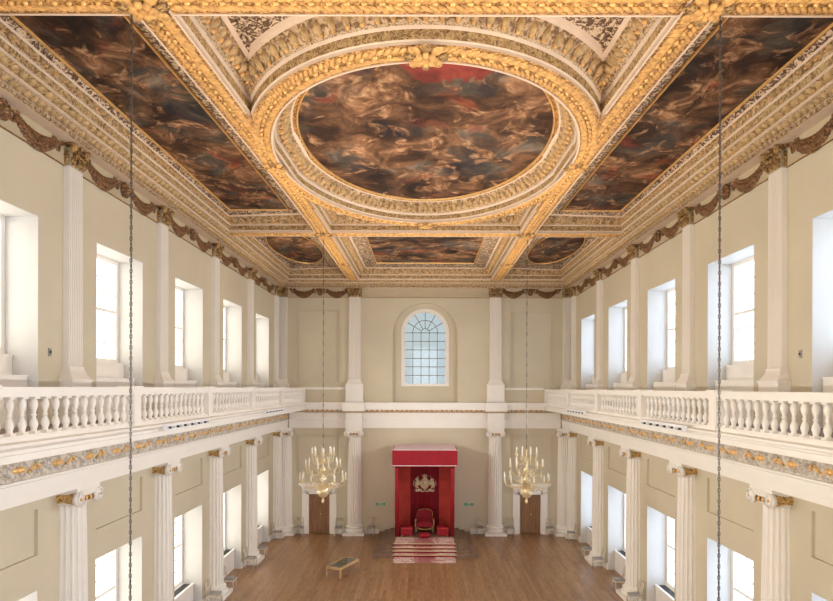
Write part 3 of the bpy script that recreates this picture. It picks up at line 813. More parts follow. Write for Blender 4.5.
for s, side in ((-1, 'left'), (1, 'right')):
    for (y0, y1, kind) in ((YNB + HB, YF - HB, 'mid'), (YF + HB, YE - .84, 'far'), (YN + .84, YNB - HB, 'near')):
        mb = MB()
        pf = D2 if kind == 'mid' else far(1.35)
        if s < 0: S8 = coffer(mb, -XO, -BO, y0, y1, OUT, D2, D2, pf)
        else: S8 = coffer(mb, BO, XO, y0, y1, D2, OUT, D2, pf)
        panel_fill(mb, [(p[0], p[1], 6.66) for p in S8], M['scroll'])
        o = mb.build('ceiling_coffer', warp=warp, off=UP)
        where = {'mid': 'beside the great oval', 'far': 'in the far corner', 'near': 'in the near corner'}[kind]
        tag(o, 'carved and gilded ceiling coffer on the %s %s' % (side, where), 'ceiling coffer', 'ceiling coffers', 'structure')
    xi, xo = BO + .80, XO - .27
    a, b = sorted((s * xi, s * xo))
    if True:
        painting('ceiling_painting', rectpts(a + .0, b - .0, YNB + HB + .8, YF - HB - .8), 6.63, canvas_mat('canvas_' + side, 2 + s, (1, .85, 1), .5, .9),
                 'long rectangular ceiling painting in smoky browns, %s of the great oval' % side, 'rectangular ceiling paintings')
    painting('ceiling_painting', ellpts(s * 6.15, 28.35, 1.16, 3.25), 6.63, canvas_mat('canvas_oval_' + side, 5 + s, (1, .6, 1), .5, .9),
             'small dark oval ceiling painting in the far %s corner' % side, 'small oval ceiling paintings')
# centre coffers
for (y0, y1, kind) in ((YNB + HB, YF - HB, 'mid'), (YF + HB, YE - .84, 'far'), (YN + .84, YNB - HB, 'near')):
    mb = MB()
    if kind == 'mid':
        pr = [(d * .62 if d > .42 else d, z) for d, z in D2]
        S8 = coffer(mb, -BI, BI, y0, y1, pr, pr, pr, pr)
    else:
        pw = far(1.36); pe = far(1.95) if kind == 'far' else D2
        S8 = coffer(mb, -BI, BI, y0, y1, pw, pw, D2, pe)
    panel_fill(mb, [(p[0], p[1], 6.665) for p in S8], M['scroll'])
    o = mb.build('ceiling_coffer', warp=warp, off=UP)
    tag(o, {'mid': 'great central ceiling coffer holding the oval ring', 'far': 'central ceiling coffer next to the throne wall', 'near': 'central ceiling coffer above the viewer'}[kind], 'ceiling coffer', 'ceiling coffers', 'structure')
painting('ceiling_painting', rectpts(-2.59, 2.59, YF + HB + .8, 31.5), 6.63, canvas_mat('canvas_end', 9, (.8, 1, 1), .5, .9),
         'dark rectangular ceiling painting between the oval and the throne wall', 'rectangular ceiling paintings')
# oval ring
mb = MB()
def ell(a, b, z, n=128): return [(a * cos(2 * pi * i / n), RC + b * sin(2 * pi * i / n), z) for i in range(n)]
OD = [(0, 6.0 - .006, 'cream'), (0, 6.05, 'cream'), (.03, 6.07, 'guilloche'), (.03, 6.25, 'cream'), (.08, 6.29, 'bead'), (.12, 6.33, 'cove'), (.34, 6.57, 'cream'), (.40, 6.61, 'cream'), (.47, 6.68, 'cream')]
for (d0, z0, m0), (d1, z1, _) in zip(OD, OD[1:]):
    mb.strip(ell(RA_O + d0, RB_O + d0, z0), ell(RA_O + d1, RB_O + d1, z1), M[m0], smooth=True)
ID = [(0, 6.0 - .006, 'cream'), (0, 6.05, 'cream'), (.03, 6.07, 'guilloche'), (.03, 6.22, 'cream'), (.08, 6.28, 'bead'), (.12, 6.32, 'cove'), (.40, 6.58, 'cream'), (.44, 6.60, 'gold'), (.56, 6.65, 'gold')]
for (d0, z0, m0), (d1, z1, _) in zip(ID, ID[1:]):
    mb.strip(ell(RA_I - d0, RB_I - d0, z0), ell(RA_I - d1, RB_I - d1, z1), M[m0], smooth=True)
mb.strip(ell(RA_O, RB_O, ZB - .006), ell(RA_I, RB_I, ZB - .006), M['gold'])
for rr in (-.035, 0):
    pass
mb.strip(ell(RA_I, RB_I, ZB - .03), ell(RA_I + .04, RB_I + .04, ZB - .03), M['cream']); mb.strip(ell(RA_I, RB_I, ZB - .03), ell(RA_I, RB_I, ZB), M['cream'])
mb.strip(ell(RA_I + .04, RB_I + .04, ZB - .03), ell(RA_I + .04, RB_I + .04, ZB), M['cream'])
leaf_rows(mb, [(p[0], p[1]) for p in ell((RA_O + RA_I) / 2, (RB_O + RB_I) / 2, 0)] + [((RA_O + RA_I) / 2, RC)], .25, ZB - .008)
for i in range(108):
    a = 2 * pi * i / 108
    for (ra, rb, sg) in ((RA_O, RB_O, 1), (RA_I, RB_I, -1)):
        d = .23 if sg > 0 else .26
        x, y = (ra + sg * d) * cos(a), RC + (rb + sg * d) * sin(a)
        if sg > 0 and abs(x) > BI - .1: continue
        t = Vector((-ra * sin(a), rb * cos(a), 0)).normalized(); nn = Vector((t.y, -t.x, 0)) * sg
        mb.lump((x, y, 6.44), t * .065, nn * .09 + Vector((0, 0, .10)), nn * .06 + Vector((0, 0, -.10)), M['modillion'])
        mb.lump((x - nn.x * .06, y - nn.y * .06, 6.35), t * .045, nn * .04 + Vector((0, 0, .05)), nn * .04 + Vector((0, 0, -.05)), M['goldlump'])
o = mb.build('oval_ring', warp=warp, off=UP, recalc=False)
tag(o, 'great gilded oval ring moulding in the middle of the ceiling', 'ceiling ring', None, 'thing')
painting('ceiling_painting', ellpts(0, RC, 3.22, 4.74, 128), 6.64, canvas_mat('canvas_great_oval', 4, (.9, .8, 1), .5, .75, (.55, 11.6, 14.9, 2.55)),
         'great oval ceiling painting of swirling browns, reds and greys', None)
# rosettes
rm = rosette().build('rosette', recalc=True)
RX = 3.975
ros = [((-4.42, 9.30), 'large gilt ceiling rosette on the nearest left beam crossing'), ((4.42, 9.30), 'large gilt ceiling rosette on the nearest right beam crossing'),
       ((-RX, YF), 'gilt ceiling rosette on the left beam crossing above the left chandelier'), ((RX, YF), 'gilt ceiling rosette on the right beam crossing above the right chandelier'),
       ((0, RC - 5.55), 'gilt rosette on the near side of the oval ring'), ((0, RC + 5.55), 'gilt rosette on the far side of the oval ring'),
       ((-4.09, 16.1), 'gilt rosette where the oval ring meets the left beam'), ((4.09, 16.1), 'gilt rosette where the oval ring meets the right beam'),
       ((-RX, 28.9), 'small gilt rosette on the left beam near the throne wall'), ((RX, 28.9), 'small gilt rosette on the right beam near the throne wall')]
for i, ((x, y), lab) in enumerate(ros):
    o = rm if i == 0 else rm.copy()
    if i: COL.objects.link(o)
    o.location = (x, y, E + ZB - .03); tag(o, lab, 'rosette', 'gilt ceiling rosettes')
    if i > 1 and i not in (4,): o.scale = (.85, .85, .85)

# ------------------------------------------------------------------ festoons in the frieze
def make_festoon(L):
    r = thing('festoon', (0, 0, 0), 0, 'x', 'festoon', None)
    h = L / 2; D = M['darkgilt']
    for t in (-1, 1):
        mb = MB(); x0, x1 = t * .42, t * (h - .22)
        for j in range(15):
            f = (j + .5) / 15; x = x0 + (x1 - x0) * f; z = -.12 - .24 * sin(pi * f) ; w = .07 + .075 * sin(pi * f)
            for q in (-1, 0, 1):
                mb.lump((x + random.uniform(-.02, .02), 0, z + q * w * .75), (.075, 0, 0), (0, 0, w * .7), (0, -.10 + .04 * abs(q), 0), D)
        mb.build('swag', r)
        for xb in (t * .34, t * (h - .16)):
            mb = MB()
            for q in (-1, 1):
                mb.lump((xb + q * .11, 0, -.06), (.11, 0, .03 * q), (0, 0, .065), (0, -.08, 0), D)
                mb.lump((xb + q * .05, 0, -.20), (.03, 0, 0), (.02 * q, 0, .10), (0, -.05, 0), D)
            mb.lump((xb, -.01, -.07), (.04, 0, 0), (0, 0, .04), (0, -.09, 0), M['capgilt'])
            mb.build('bow', r)
    mb = MB()
    mb.lump((0, 0, -.20), (.16, 0, 0), (0, 0, .2), (0, -.16, 0), D)
    for a in range(10):
        an = a * pi / 5; mb.lump((.13 * cos(an), -.05, -.2 + .16 * sin(an)), (.06, 0, 0), (0, 0, .06), (0, -.1, 0), D)
    mb.lump((0, -.12, -.21), (.06, 0, 0), (0, 0, .09), (0, -.07, 0), M['capgilt'])
    mb.build('mask', r)
    return r
fs0 = make_festoon(4.0); bpy.context.view_layer.update(); ff = True
for s, side in ((-1, 'left'), (1, 'right')):
    for i, c in enumerate(BC[:6]):
        loc = (s * (XW - .045), c, E + 5.64); rz = pi / 2 if s < 0 else -pi / 2
        lab = 'brown gilt festoon on the frieze of the %s wall, %s' % (side, ORD[i])
        if ff: fs0.location = loc; fs0.rotation_euler = (0, 0, rz); tag(fs0, lab, None, 'gilt festoons of the frieze'); ff = False
        else: dup(fs0, loc, rz, lab, 'gilt festoons of the frieze')
for s, side in ((-1, 'left'), (1, 'right')):
    dup(fs0, (s * 5.97, YE - .045, E + 5.64), 0, 'brown gilt festoon on the frieze of the throne wall, %s of the arched window' % side, 'gilt festoons of the frieze', .86)

# ------------------------------------------------------------------ canopy of state, throne, dais
r = thing('dais', (0, 0, 0), 0, 'stepped dark wooden dais carrying the throne canopy', 'dais')
H = [.145, .26, .35, .46]
for k in range(4):
    mb = MB(); w = 2.55 - .30 * k; yf = 29.0 + .3 * k
    mb.box(-w, w, yf, YE - .06, 0 if k == 0 else H[k - 1], H[k], M['stepwood'])
    mb.build('step', r)
r = thing('carpet', (0, 0, 0), 0, 'pale red patterned carpet running down the dais steps to the floor', 'carpet')
mb = MB(); cw = 1.50; t = .012
pts = [(31.2, .46), (29.9, .46), (29.9, .35), (29.6, .35), (29.6, .26), (29.3, .26), (29.3, .145), (29.0, .145), (29.0, 0), (28.2, 0)]
for (ya, za), (yb, zb) in zip(pts, pts[1:]):
    if za == zb: mb.box(-cw, cw, min(ya, yb) - t, max(ya, yb), za + .001, za + t, M['carpet'])
    else: mb.box(-cw, cw, ya - t, ya - .001, zb, za + t, M['carpet'])
mb.build('runner', r)
mb = MB()
for y, z in ((29.9, .46), (29.6, .35), (29.3, .26), (29.0, .145)):
    mb.tube([(-cw - .08, y - .02, z + .01), (cw + .08, y - .02, z + .01)], .024, M['brass'], 6)
    mb.box(-cw - .06, cw + .06, y - .025, y - .013, z - .075, z - .02, M['reddark'])
tag(mb.build('stair_edge', r), 'gold step edging')
# canopy
zt = -3.28 + E
r = thing('throne_canopy', (0, 31.3, .46), 0, 'tall crimson canopy of state with curtains against the far wall', 'canopy')
base = .46
def cbox(mb, x0, x1, y0, y1, z0, z1, m): mb.box(x0, x1, y0 - 31.3, y1 - 31.3, z0 - base, z1 - base, m)
YB = 33.55
mb = MB(); cbox(mb, -1.66, 1.66, 31.35, YB, zt - .12, zt - .02, M['pinktop'])
mb.prism([(.05, zt - .02 - base), (YB - 31.3, zt - .02 - base), (YB - 31.3, zt + .12 - base), (.05, zt + .03 - base)], 'x', -1.66, 1.66, M['pinktop']); mb.build('tester', r)
mb = MB()
for (x0, x1, y0, y1) in ((-1.72, 1.72, 31.28, 31.34), (-1.72, -1.66, 31.34, YB), (1.66, 1.72, 31.34, YB)):
    cbox(mb, x0, x1, y0, y1, zt - .80, zt + .02, M['red'])
mb.build('valance', r)
mb = MB()
for (x0, x1, y0, y1) in ((-1.74, 1.74, 31.26, 31.28), (-1.74, -1.72, 31.28, YB), (1.72, 1.74, 31.28, YB)):
    cbox(mb, x0, x1, y0, y1, zt - .83, zt - .79, M['pinktop'])
    cbox(mb, x0, x1, y0, y1, zt - .0, zt + .035, M['pinktop'])
for k in range(60):
    x = -1.70 + k * 3.4 / 59; mb.box(x - .012, x + .012, -.045, -.03, zt - .88 - base, zt - .83 - base, M['red'])
tag(mb.build('fringe', r), 'pink braid and red fringe')
def curtain(s):
    mb = MB(); zz = [base + .02, zt - .12]; n = 40; ring = []
    for i in range(n + 1):
        y = 31.42 + (YB - 31.42) * i / n; x = s * (1.50 + .03 * sin(i * 1.9)); ring.append((x, y))
    for i in range(n + 1): pass
    a = [(x, y - 31.3, zz[0] - base) for x, y in ring]; b = [(x, y - 31.3, zz[1] - base) for x, y in ring]
    a2 = [(x + s * .03, y - 31.3, zz[0] - base) for x, y in ring]; b2 = [(x + s * .03, y - 31.3, zz[1] - base) for x, y in ring]
    mb.strip(a, b, M['red'], False, True); mb.strip(a2, b2, M['red'], False, True); mb.strip(a, a2, M['red'], False); mb.strip(b, b2, M['red'], False)
    # front return fold
    for k in range(3): mb.tube([(s * (1.53 - k * .06), .10, .02), (s * (1.53 - k * .06), .10, zt - .12 - base)], .045, M['red'], 8)
    return mb
for s in (-1, 1): curtain(s).build('curtain', r)
mb = MB(); cbox(mb, -1.55, -.80, YB - .03, YB, base, zt - .12, M['redlight']); cbox(mb, .80, 1.55, YB - .03, YB, base, zt - .12, M['redlight'])
cbox(mb, -1.55, 1.55, YB, YB + .03, base, zt - .12, M['redlight'])
tag(mb.build('back_cloth', r), 'scarlet back cloth')
mb = MB()
ring = [(-.80 + 1.6 * i / 30, YB - .05 - .012 * sin(i * 1.3)) for i in range(31)]
mb.strip([(x, y - 31.3, 1.05) for x, y in ring], [(x, y - 31.3, zt - .12 - base) for x, y in ring], M['red'], False, True)
mb.box(-.80, .80, YB - .04 - 31.3, YB - .03 - 31.3, 0, zt - .12 - base, M['reddark'])
tag(mb.build('cloth_of_honour', r), 'darker crimson centre hanging')
# crest: crowned shield between two rampant beasts on a motto ribbon
mb = MB(); C = M['crest']; yc = YB - .085 - 31.3; zc = E - 5.38 - base
def L(x, z, rx, rz, h=.06, a=0):
    ca, sa = cos(a), sin(a)
    mb.lump((x, yc, zc + z), (rx * ca, 0, rx * sa), (-rz * sa, 0, rz * ca), (0, -h, 0), C)
def tb(pts, rr): mb.tube([(x, yc - .02, zc + z) for x, z in pts], rr, C, 6)
L(0, .02, .27, .31, .05); L(-.33, .0, .10, .10, .04); L(.33, .0, .10, .10, .04); L(0, .02, .20, .25, .09)                                        # shield
tb([(.24 * cos(a), .02 + .29 * sin(a)) for a in [k * pi / 12 for k in range(25)]], .028)   # garter
mb.box(-.012, .012, yc - .08, yc - .05, zc - .2, zc + .24, C); mb.box(-.17, .17, yc - .08, yc - .05, zc + .0, zc + .024, C)
for x, z in ((-.09, .12), (.09, .12), (-.09, -.09), (.09, -.09)): mb.lump((x, yc - .06, zc + z), (.05, 0, 0), (0, 0, .06), (0, -.04, 0), C)
L(0, .36, .13, .04); L(-.10, .44, .035, .07, .05, .4); L(.10, .44, .035, .07, .05, -.4); L(0, .45, .04, .08); L(0, .53, .03, .03); tb([(-.15, .42), (-.08, .50), (0, .47), (.08, .50), (.15, .42)], .02)
for s in (-1, 1):
    L(s * .44, .02, .12, .21, .08, s * .25)                     # trunk
    L(s * .46, -.16, .11, .09, .08)                             # haunch
    L(s * .40, .24, .08, .09, .09); L(s * .34, .20, .05, .035)  # head, muzzle
    tb([(s * .40, .08), (s * .30, .13), (s * .25, .18)], .03); tb([(s * .40, .0), (s * .30, .02), (s * .26, -.02)], .03)
    tb([(s * .46, -.16), (s * .52, -.26), (s * .44, -.34), (s * .36, -.36)], .035); tb([(s * .42, -.18), (s * .34, -.25), (s * .30, -.34)], .03)
    tb([(s * .54, -.12), (s * .64, -.06), (s * .62, .06), (s * .56, .12), (s * .62, .18)], .022)
for k in range(7): L(-.47 + .04 * sin(k), .20 + .03 * k - .09, .05, .03, .08)   # mane of the lion
L(-.40, .35, .07, .03); L(-.40, .39, .02, .03)                                   # its crown
tb([(.36, .30), (.30, .48)], .014)                                               # horn of the unicorn
for k in range(5): L(.48, .26 - .06 * k, .035, .03, .06)
L(-.3, -.34, .16, .06, .05); L(.3, -.34, .16, .06, .05); tb([(-.56, -.36), (-.44, -.42), (-.28, -.38), (-.14, -.43), (0, -.39), (.14, -.43), (.28, -.38), (.44, -.42), (.56, -.36)], .04)
L(0, -.30, .10, .05)
tag(mb.build('royal_crest', r), 'gold crest of crowned shield, lion and unicorn')
# throne
r = thing('throne', (0, 32.3, .46), 0, 'dark red velvet throne armchair standing under the canopy', 'throne')
mb = MB(); mb.box(-.42, .42, -.42, .38, .38, .56, M['reddark']); mb.box(-.38, .38, -.44, .36, .56, .64, M['reddark']); mb.build('seat', r)
mb = MB(); mb.prism([(-.40, .5), (.40, .5), (.42, 1.08), (.30, 1.16), (0, 1.20), (-.30, 1.16), (-.42, 1.08)], 'y', .34, .46, M['reddark'])
mb.tube([(-.42, .33, .56), (-.43, .33, 1.08), (-.30, .33, 1.17), (0, .33, 1.22), (.30, .33, 1.17), (.43, .33, 1.08), (.42, .33, .56)], .014, M['darkgold'], 6)
mb.build('backrest', r)
for s in (-1, 1):
    mb = MB(); mb.box(s * .42, s * .54, -.42, .40, .72, .80, M['reddark']); mb.tube([(s * .48, -.40, .1), (s * .50, -.42, .5), (s * .48, -.40, .74)], .025, M['darkgold'], 8)
    mb.tube([(s * .48, -.46, .76), (s * .48, -.38, .76)], .04, M['darkgold'], 10); mb.build('armrest', r)
mb = MB(); mb.tube([(-.46, -.40, .38), (-.3, -.43, .30), (0, -.44, .26), (.3, -.43, .30), (.46, -.40, .38)], .025, M['darkgold'], 6); tag(mb.build('gilt_rail', r), 'gilt curved front rail')
for x, y in ((-.42, -.36), (.42, -.36), (-.4, .36), (.4, .36)):
    mb = MB(); mb.tube([(x, y, 0), (x * 1.05, y, .2), (x, y, .4)], .045, M['stepwood'], 8); mb.build('leg', r)
def box_stool(x, lab):
    r = thing('velvet_stool', (x, 31.72, .46), 0, lab, 'stool', 'crimson box stools')
    mb = MB(); mb.prism([(-.30, .04), (.30, .04), (.30, .44), (.27, .47), (-.27, .47), (-.30, .44)], 'y', -.25, .25, M['red']); mb.build('cushion', r)
    mb = MB(); mb.box(-.31, .31, -.26, .26, .40, .42, M['redlight']); mb.build('braid', r)
    for a in (-1, 1):
        for b in (-1, 1):
            mb = MB(); mb.tube([(a * .24, b * .2, 0), (a * .24, b * .2, .05)], .03, M['brass'], 6); mb.build('foot', r)
box_stool(-.96, 'crimson velvet box stool left of the throne'); box_stool(.96, 'crimson velvet box stool right of the throne')
r = thing('footstool', (0, 31.25, .472), 0, 'small crimson cushioned footstool in front of the throne', 'footstool')
mb = MB(); mb.lathe([(.02, .0), (.26, .02), (.33, .09), (.30, .17), (.15, .21), (.02, .215)], M['red'], n=20); mb.build('cushion', r)

# ------------------------------------------------------------------ exit signs
for s, lab in ((-1, 'green exit sign with arrow on the wall left of the canopy'), (1, 'green exit sign with arrow on the wall right of the canopy')):
    r = thing('exit_sign', (s * 2.52, YE - .03, E - 6.62), 0, lab, 'exit sign', 'green exit signs')
    mb = MB(); mb.box(-.31, .31, 0, .03, -.11, .11, M['signpale']); mb.build('panel', r)
    mb = MB(); y0, y1 = -.008, 0
    mb.box(-.27, -.10, y0, y1, -.08, .08, M['green']); mb.box(.10, .27, y0, y1, -.08, .08, M['green'])
    d = -s if False else s
    mb.box(-.07, .03, y0, y1, -.018, .018, M['green']); mb.prism([(.02, -.05), (.08, 0), (.02, .05)], 'y', y0, y1, M['green'])
    mb.build('arrow', r)
    mb = MB(); y0, y1 = -.014, -.008; W = M['signpale']
    mb.lump((-.18, y0 + .006, .05), (.016, 0, 0), (0, 0, .016), (0, -.006, 0), W); mb.prism([(-.20, .03), (-.165, .03), (-.175, -.02), (-.205, -.02)], 'y', y0, y1, W)
    mb.prism([(-.205, -.02), (-.19, -.02), (-.22, -.065), (-.235, -.06)], 'y', y0, y1, W); mb.prism([(-.185, -.02), (-.17, -.02), (-.145, -.06), (-.16, -.065)], 'y', y0, y1, W)
    mb.box(.16, .21, y0, y1, -.06, .06, W)
    tag(mb.build('running_figure', r), 'pale running figure and doorway')

# ------------------------------------------------------------------ chairs
def make_chair():
    r = thing('side_chair', (0, 0, 0), 0, 'x', 'chair')
    W = M['chairwhite']
    mb = MB(); mb.box(-.22, .22, -.22, .22, .36, .42, W); mb.build('seat_frame', r)
    mb = MB(); mb.prism([(-.20, .42), (.20, .42), (.20, .455), (.16, .475), (-.16, .475), (-.20, .455)], 'y', -.21, .19, M['seatgrey']); tag(mb.build('seat', r), 'grey padded seat')
    mb = MB()
    for t in (-1, 1): mb.tube([(t * .20, .20, .42), (t * .20, .23, .65), (t * .19, .27, .90)], .022, W, 6)
    mb.tube([(-.19, .27, .90), (0, .28, .92), (.19, .27, .90)], .026, W, 6); mb.tube([(-.2, .225, .60), (.2, .225, .60)], .018, W, 6)
    mb.box(-.17, .17, .235, .255, .62, .86, M['seatgrey']) if False else None
    mb.build('back_frame', r)
    mb = MB(); mb.prism([(-.16, .62), (.16, .62), (.16, .70), (-.16, .70)], 'y', .232, .262, M['chairwhite']); [mb.box(q * .07 - .012, q * .07 + .012, .24, .262, .70, .90, W) for q in (-1, 0, 1)]; mb.build('backrest', r)
    for x, y in ((-.2, -.2), (.2, -.2), (-.2, .2), (.2, .2)):
        mb = MB(); mb.tube([(x, y, 0), (x, y, .37)], .02, W, 6, True, [.014, .024]); mb.build('leg', r)
    return r
ch0 = make_chair(); bpy.context.view_layer.update(); cf = True
def put_chair(x, y, rz, lab):
    global cf
    if cf: ch0.location = (x, y, 0); ch0.rotation_euler = (0, 0, rz); tag(ch0, lab, None, 'small white chairs round the hall'); cf = False
    else: dup(ch0, (x, y, 0), rz, lab, 'small white chairs round the hall')
for x, lab in ((-7.08, 'white chair between the far left corner column and left door'), (-4.84, 'white chair between the left door and the wall column'),
               (-3.05, 'white chair between the left wall column and the canopy dais'), (3.15, 'white chair between the canopy dais and right wall column'),
               (4.84, 'white chair between the wall column and the right door'), (7.08, 'white chair between right door and far right corner column')):
    put_chair(x, YE - .36, 0, lab)
for s, side in ((-1, 'left'), (1, 'right')):
    rz = pi / 2 if s < 0 else -pi / 2
    for i, y in enumerate(PY[:4]):
        nm = ['corner column nearest the throne wall', 'second column from the throne wall', 'third column from the throne wall', 'fourth column from the throne wall'][i]
        if i > 0 and i < 3: put_chair(s * 8.02, y + .90, rz, 'white chair at the %s wall beyond the %s' % (side, nm))
        if i < 3: put_chair(s * 8.02, y - .90, rz, 'white chair at the %s wall before the %s' % (side, nm))

# ------------------------------------------------------------------ display table
ax, ay = -3.68, 25.80; ang = math.atan2(27.2 - 25.76, -3.04 + 3.68)
r = thing('display_table', (-3.66, 26.70, 0), ang, 'low oak display table with glass top standing alone on the floor', 'table')
Lx, Ly, hh = .80, .37, .47
mb = MB()
for a in (-1, 1): mb.box(-Lx, Lx, a * Ly, a * (Ly - .05), hh - .10, hh, M['oak']); mb.box(a * Lx, a * (Lx - .05), -Ly + .05, Ly - .05, hh - .10, hh, M['oak'])
mb.box(-Lx + .05, Lx - .05, -Ly + .05, Ly - .05, hh - .09, hh - .07, M['oak']); mb.build('case', r)
mb = MB(); mb.box(-Lx + .05, Lx - .05, -Ly + .05, Ly - .05, hh - .012, hh - .004, M['caseglass']); tag(mb.build('glass_top', r), 'grey glass top')
mb = MB()
for k in range(5): mb.box(-.62 + k * .26, -.42 + k * .26, -.2, .2, hh - .07, hh - .065, M['candle'] if k % 2 else M['seatgrey'])
tag(mb.build('exhibit', r), 'pale sheets under the glass')
for a in (-1, 1):
    for b in (-1, 1):
        mb = MB(); mb.box(a * Lx, a * (Lx - .055), b * Ly, b * (Ly - .055), 0, hh - .10, M['oak']); mb.build('leg', r)

# ------------------------------------------------------------------ chandeliers and chains
def make_chandelier():
    r = thing('chandelier', (0, 0, 0), 0, 'x', 'chandelier'); B = M['brass']
    mb = MB(); mb.lathe([(.01, -4.52), (.04, -4.48), (.06, -4.42), (.03, -4.36), (.05, -4.30), (.16, -4.24), (.235, -4.08), (.24, -3.98), (.18, -3.84), (.06, -3.76), (.05, -3.68), (.13, -3.62),
                         (.15, -3.54), (.06, -3.46), (.04, -3.34), (.11, -3.26), (.12, -3.18), (.05, -3.10), (.03, -2.98), (.09, -2.90), (.09, -2.82), (.03, -2.74), (.02, -2.5), (.035, -2.46), (.02, -2.40), (.01, -2.38)], B, n=16)
    mb.build('stem', r)
    for (n, R, z, cz) in ((12, .88, -3.70, -3.62), (10, .66, -3.22, -3.08), (8, .42, -2.78, -2.62)):
        for k in range(n):
            a = 2 * pi * (k + .3) / n; u = Vector((cos(a), sin(a), 0))
            P = [u * .05 + Vector((0, 0, z)), u * R * .3 + Vector((0, 0, z - .16)), u * R * .62 + Vector((0, 0, z - .20)), u * R * .92 + Vector((0, 0, z - .10)), u * R + Vector((0, 0, cz))]
            mb = MB(); mb.tube(P, .014, B, 6)
            mb.tube([u * R * .35 + Vector((0, 0, z - .14)), u * R * .42 + Vector((0, 0, z + .02)), u * R * .55 + Vector((0, 0, z + .06)), u * R * .6 + Vector((0, 0, z - .04))], .01, B, 5)
            mb.lathe([(.012, -.02), (.055, .0), (.06, .02), (.02, .03), (.024, .06), (.02, .08)], B, (u.x * R, u.y * R, cz), 8)
            arm = mb.build('arm', r)
            mb = MB(); mb.tube([u * R + Vector((0, 0, cz + .07)), u * R + Vector((0, 0, cz + .27))], .023, M['candle'], 8); mb.lathe([(.012, 0), (.016, .02), (.003, .06)], M['candle'], (u.x * R, u.y * R, cz + .27), 6)
            mb.build('candle', arm)
    return r
cd = make_chandelier(); bpy.context.view_layer.update()
cd.location = (-RX, YF, E); tag(cd, 'branched brass chandelier with white candles hanging before the left door', None, 'brass chandeliers')
dup(cd, (RX, YF, E), 0, 'branched brass chandelier with white candles hanging before the right door', 'brass chandeliers')
def chain(x, y, z0, z1, lab, link=.10, r_=.016):
    mb = MB(); n = int((z1 - z0) / link)
    mb.tube([(0, 0, z0), (0, 0, z1)], r_ * .55, M['chain'], 5)
    for k in range(n):
        z = z0 + (k + .5) * link; a = (k % 2) * pi / 2; w = r_ * 1.5
        c_ = [(w * cos(t) * cos(a), w * cos(t) * sin(a), z + link * .52 * sin(t)) for t in [j * pi / 4 for j in range(9)]]
        mb.tube(c_, r_ * .55, M['chain'], 4, False)
    o = mb.build('hanging_chain', off=UP); o.location = (x, y, 0); tag(o, lab, 'chain', 'chandelier suspension chains')
chain(-4.60, 9.30, -5.2, 5.85, 'dark suspension chain hanging from the nearest left ceiling rosette', .085, .013)
chain(4.60, 9.30, -5.2, 5.85, 'dark suspension chain hanging from the nearest right ceiling rosette', .085, .013)
chain(-RX, YF, -2.38, 5.86, 'thin dark rod carrying the left chandelier', .2, .010)
chain(RX, YF, -2.38, 5.86, 'thin dark rod carrying the right chandelier', .2, .010)

# ------------------------------------------------------------------ uplight bars on the gallery cornice
def warm_up(x, y, z, e, s):
    l = bpy.data.lights.new('uplight', 'AREA'); l.shape = 'RECTANGLE'; l.size = .12; l.size_y = 2.6; l.energy = e; l.color = (1.0, .80, .56); l.spread = radians(95)
    o = bpy.data.objects.new('uplight', l); COL.objects.link(o); o.location = (x, y, z)
    o.rotation_euler = (pi, s * -.55, 0)
    return o
UPE = 120; SPE = 680
for s, side in ((-1, 'left'), (1, 'right')):
    for c, nm in ((16.60, 'fourth window bay from the throne wall'), (26.1, 'second window bay from the throne wall'), (7.0, 'added unseen at the sixth window bay')):  # last pair added outside the view to brighten the hall
        r = thing('uplight_bar', (s * 6.60, c, E - 1.0), 0, 'white lighting bar on the %s gallery cornice, %s' % (side, nm), 'light fixture', 'lighting bars on the gallery cornice')
        mb = MB(); mb.box(-.07, .07, -1.5, 1.5, 0, .07, M['fixture']); mb.box(-.05, .05, -1.5, 1.5, -.10, -.07, M['fixture'])
        for k in range(7): mb.box(-.05, .05, -1.5 + k * .49, -1.44 + k * .49, -.07, 0, M['fixture'])
        mb.build('housing', r)
        for k in range(6):
            mb = MB(); y = -1.25 + k * .49; mb.tube([(-s * .0, y, -.035), (-s * .06, y, -.035)], .028, M['black'], 8); mb.build('lamp_head', r)
        warm_up(s * 6.47, c, E - .90, UPE, s)
        for dy in (-1.0, 1.0):  # wide fill spots added at each bar to brighten the hall
            l = bpy.data.lights.new('fill_spot', 'SPOT'); l.energy = SPE; l.color = (1.0, .965, .93); l.spot_size = radians(165); l.spot_blend = 1; l.shadow_soft_size = .04
            q = bpy.data.objects.new('fill_spot', l); COL.objects.link(q); q.location = (s * 6.44, c + dy, E - 1.03); q.rotation_euler = (0, s * radians(95), 0)
# wall plates
for s, side in ((-1, 'left'), (1, 'right')):
    r = thing('wall_switch', (s * (XW - .001), 13.30, E + .78), 0, 'small dark wall switch beside the near pilaster on the %s gallery' % side, 'switch', 'small wall switches')
    mb = MB(); mb.box(0, -s * .02, -.05, .05, -.09, .09, M['seatgrey']); mb.build('plate', r)
    mb = MB(); mb.box(-s * .02, -s * .04, -.02, .02, -.03, .03, M['black']); mb.build('button', r)

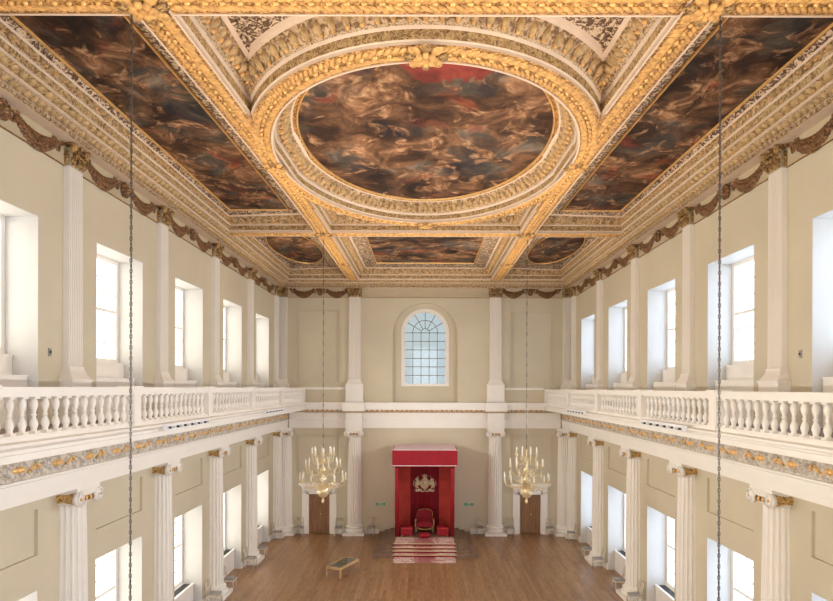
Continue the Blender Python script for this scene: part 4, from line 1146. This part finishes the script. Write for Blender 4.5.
# ------------------------------------------------------------------ daylight
w = bpy.data.worlds.new('sky'); scene.world = w; w.use_nodes = True
nt = w.node_tree; bg = nt.nodes['Background']
tc = nt.nodes.new('ShaderNodeTexCoord'); sp = nt.nodes.new('ShaderNodeSeparateXYZ'); nt.links.new(tc.outputs['Generated'], sp.inputs[0])
mr = nt.nodes.new('ShaderNodeMapRange'); nt.links.new(sp.outputs['X'], mr.inputs[0]); mr.inputs[1].default_value = -1; mr.inputs[2].default_value = 1
rp = nt.nodes.new('ShaderNodeValToRGB'); nt.links.new(mr.outputs[0], rp.inputs[0])
rp.color_ramp.elements[0].color = (1.0, .90, .75, 1); rp.color_ramp.elements[1].color = (.72, .84, 1.0, 1)
rp.color_ramp.elements[0].position = .25; rp.color_ramp.elements[1].position = .6
nt.links.new(rp.outputs[0], bg.inputs['Color']); bg.inputs['Strength'].default_value = 5.8
def portal(x, y, z, sx, sy, rot):
    l = bpy.data.lights.new('daylight_portal', 'AREA'); l.shape = 'RECTANGLE'; l.size = sx; l.size_y = sy; l.cycles.is_portal = True
    o = bpy.data.objects.new('daylight_portal', l); COL.objects.link(o); o.location = (x, y, z); o.rotation_euler = rot
for s in (-1, 1):
    for c in BC:
        for z0, z1 in ((.7, 3.71), (-7.38, -4.4)):
            portal(s * 9.36, c, E + (z0 + z1) / 2, z1 - z0, 2.5, (0, s * pi / 2, 0))
for (a, b) in FW:
    for (c, d) in FZ: portal((a + b) / 2, YN - .32, E + (c + d) / 2, b - a, d - c, (pi / 2, 0, 0))
portal(0, YE + .82, E + 2.35, 2.8, 4.5, (-pi / 2, 0, 0))

# ------------------------------------------------------------------ camera
cam = bpy.data.cameras.new('camera'); co = bpy.data.objects.new('camera', cam); COL.objects.link(co)
cam.sensor_width = 36; cam.sensor_fit = 'HORIZONTAL'; cam.lens = 595 / 833 * 36
cam.shift_x = -8.5 / 833; cam.shift_y = 87.5 / 833; cam.clip_start = .05; cam.clip_end = 200
co.rotation_mode = 'XYZ'; co.location = (0, 0, E)
co.matrix_world = Matrix.Translation((0, 0, E)) @ Matrix.Rotation(pi / 2, 4, 'X') @ Matrix.Rotation(radians(.15), 4, 'Z')
scene.camera = co
scene.view_settings.view_transform = 'Standard'; scene.view_settings.look = 'None'; scene.view_settings.gamma = 1
scene.view_settings.use_curve_mapping = False; scene.view_settings.exposure = 0.0
scene.cycles.max_bounces = 10; scene.cycles.diffuse_bounces = 7; scene.cycles.transparent_max_bounces = 12
scene.cycles.use_denoising = True
scene.cycles.sample_clamp_indirect = 6
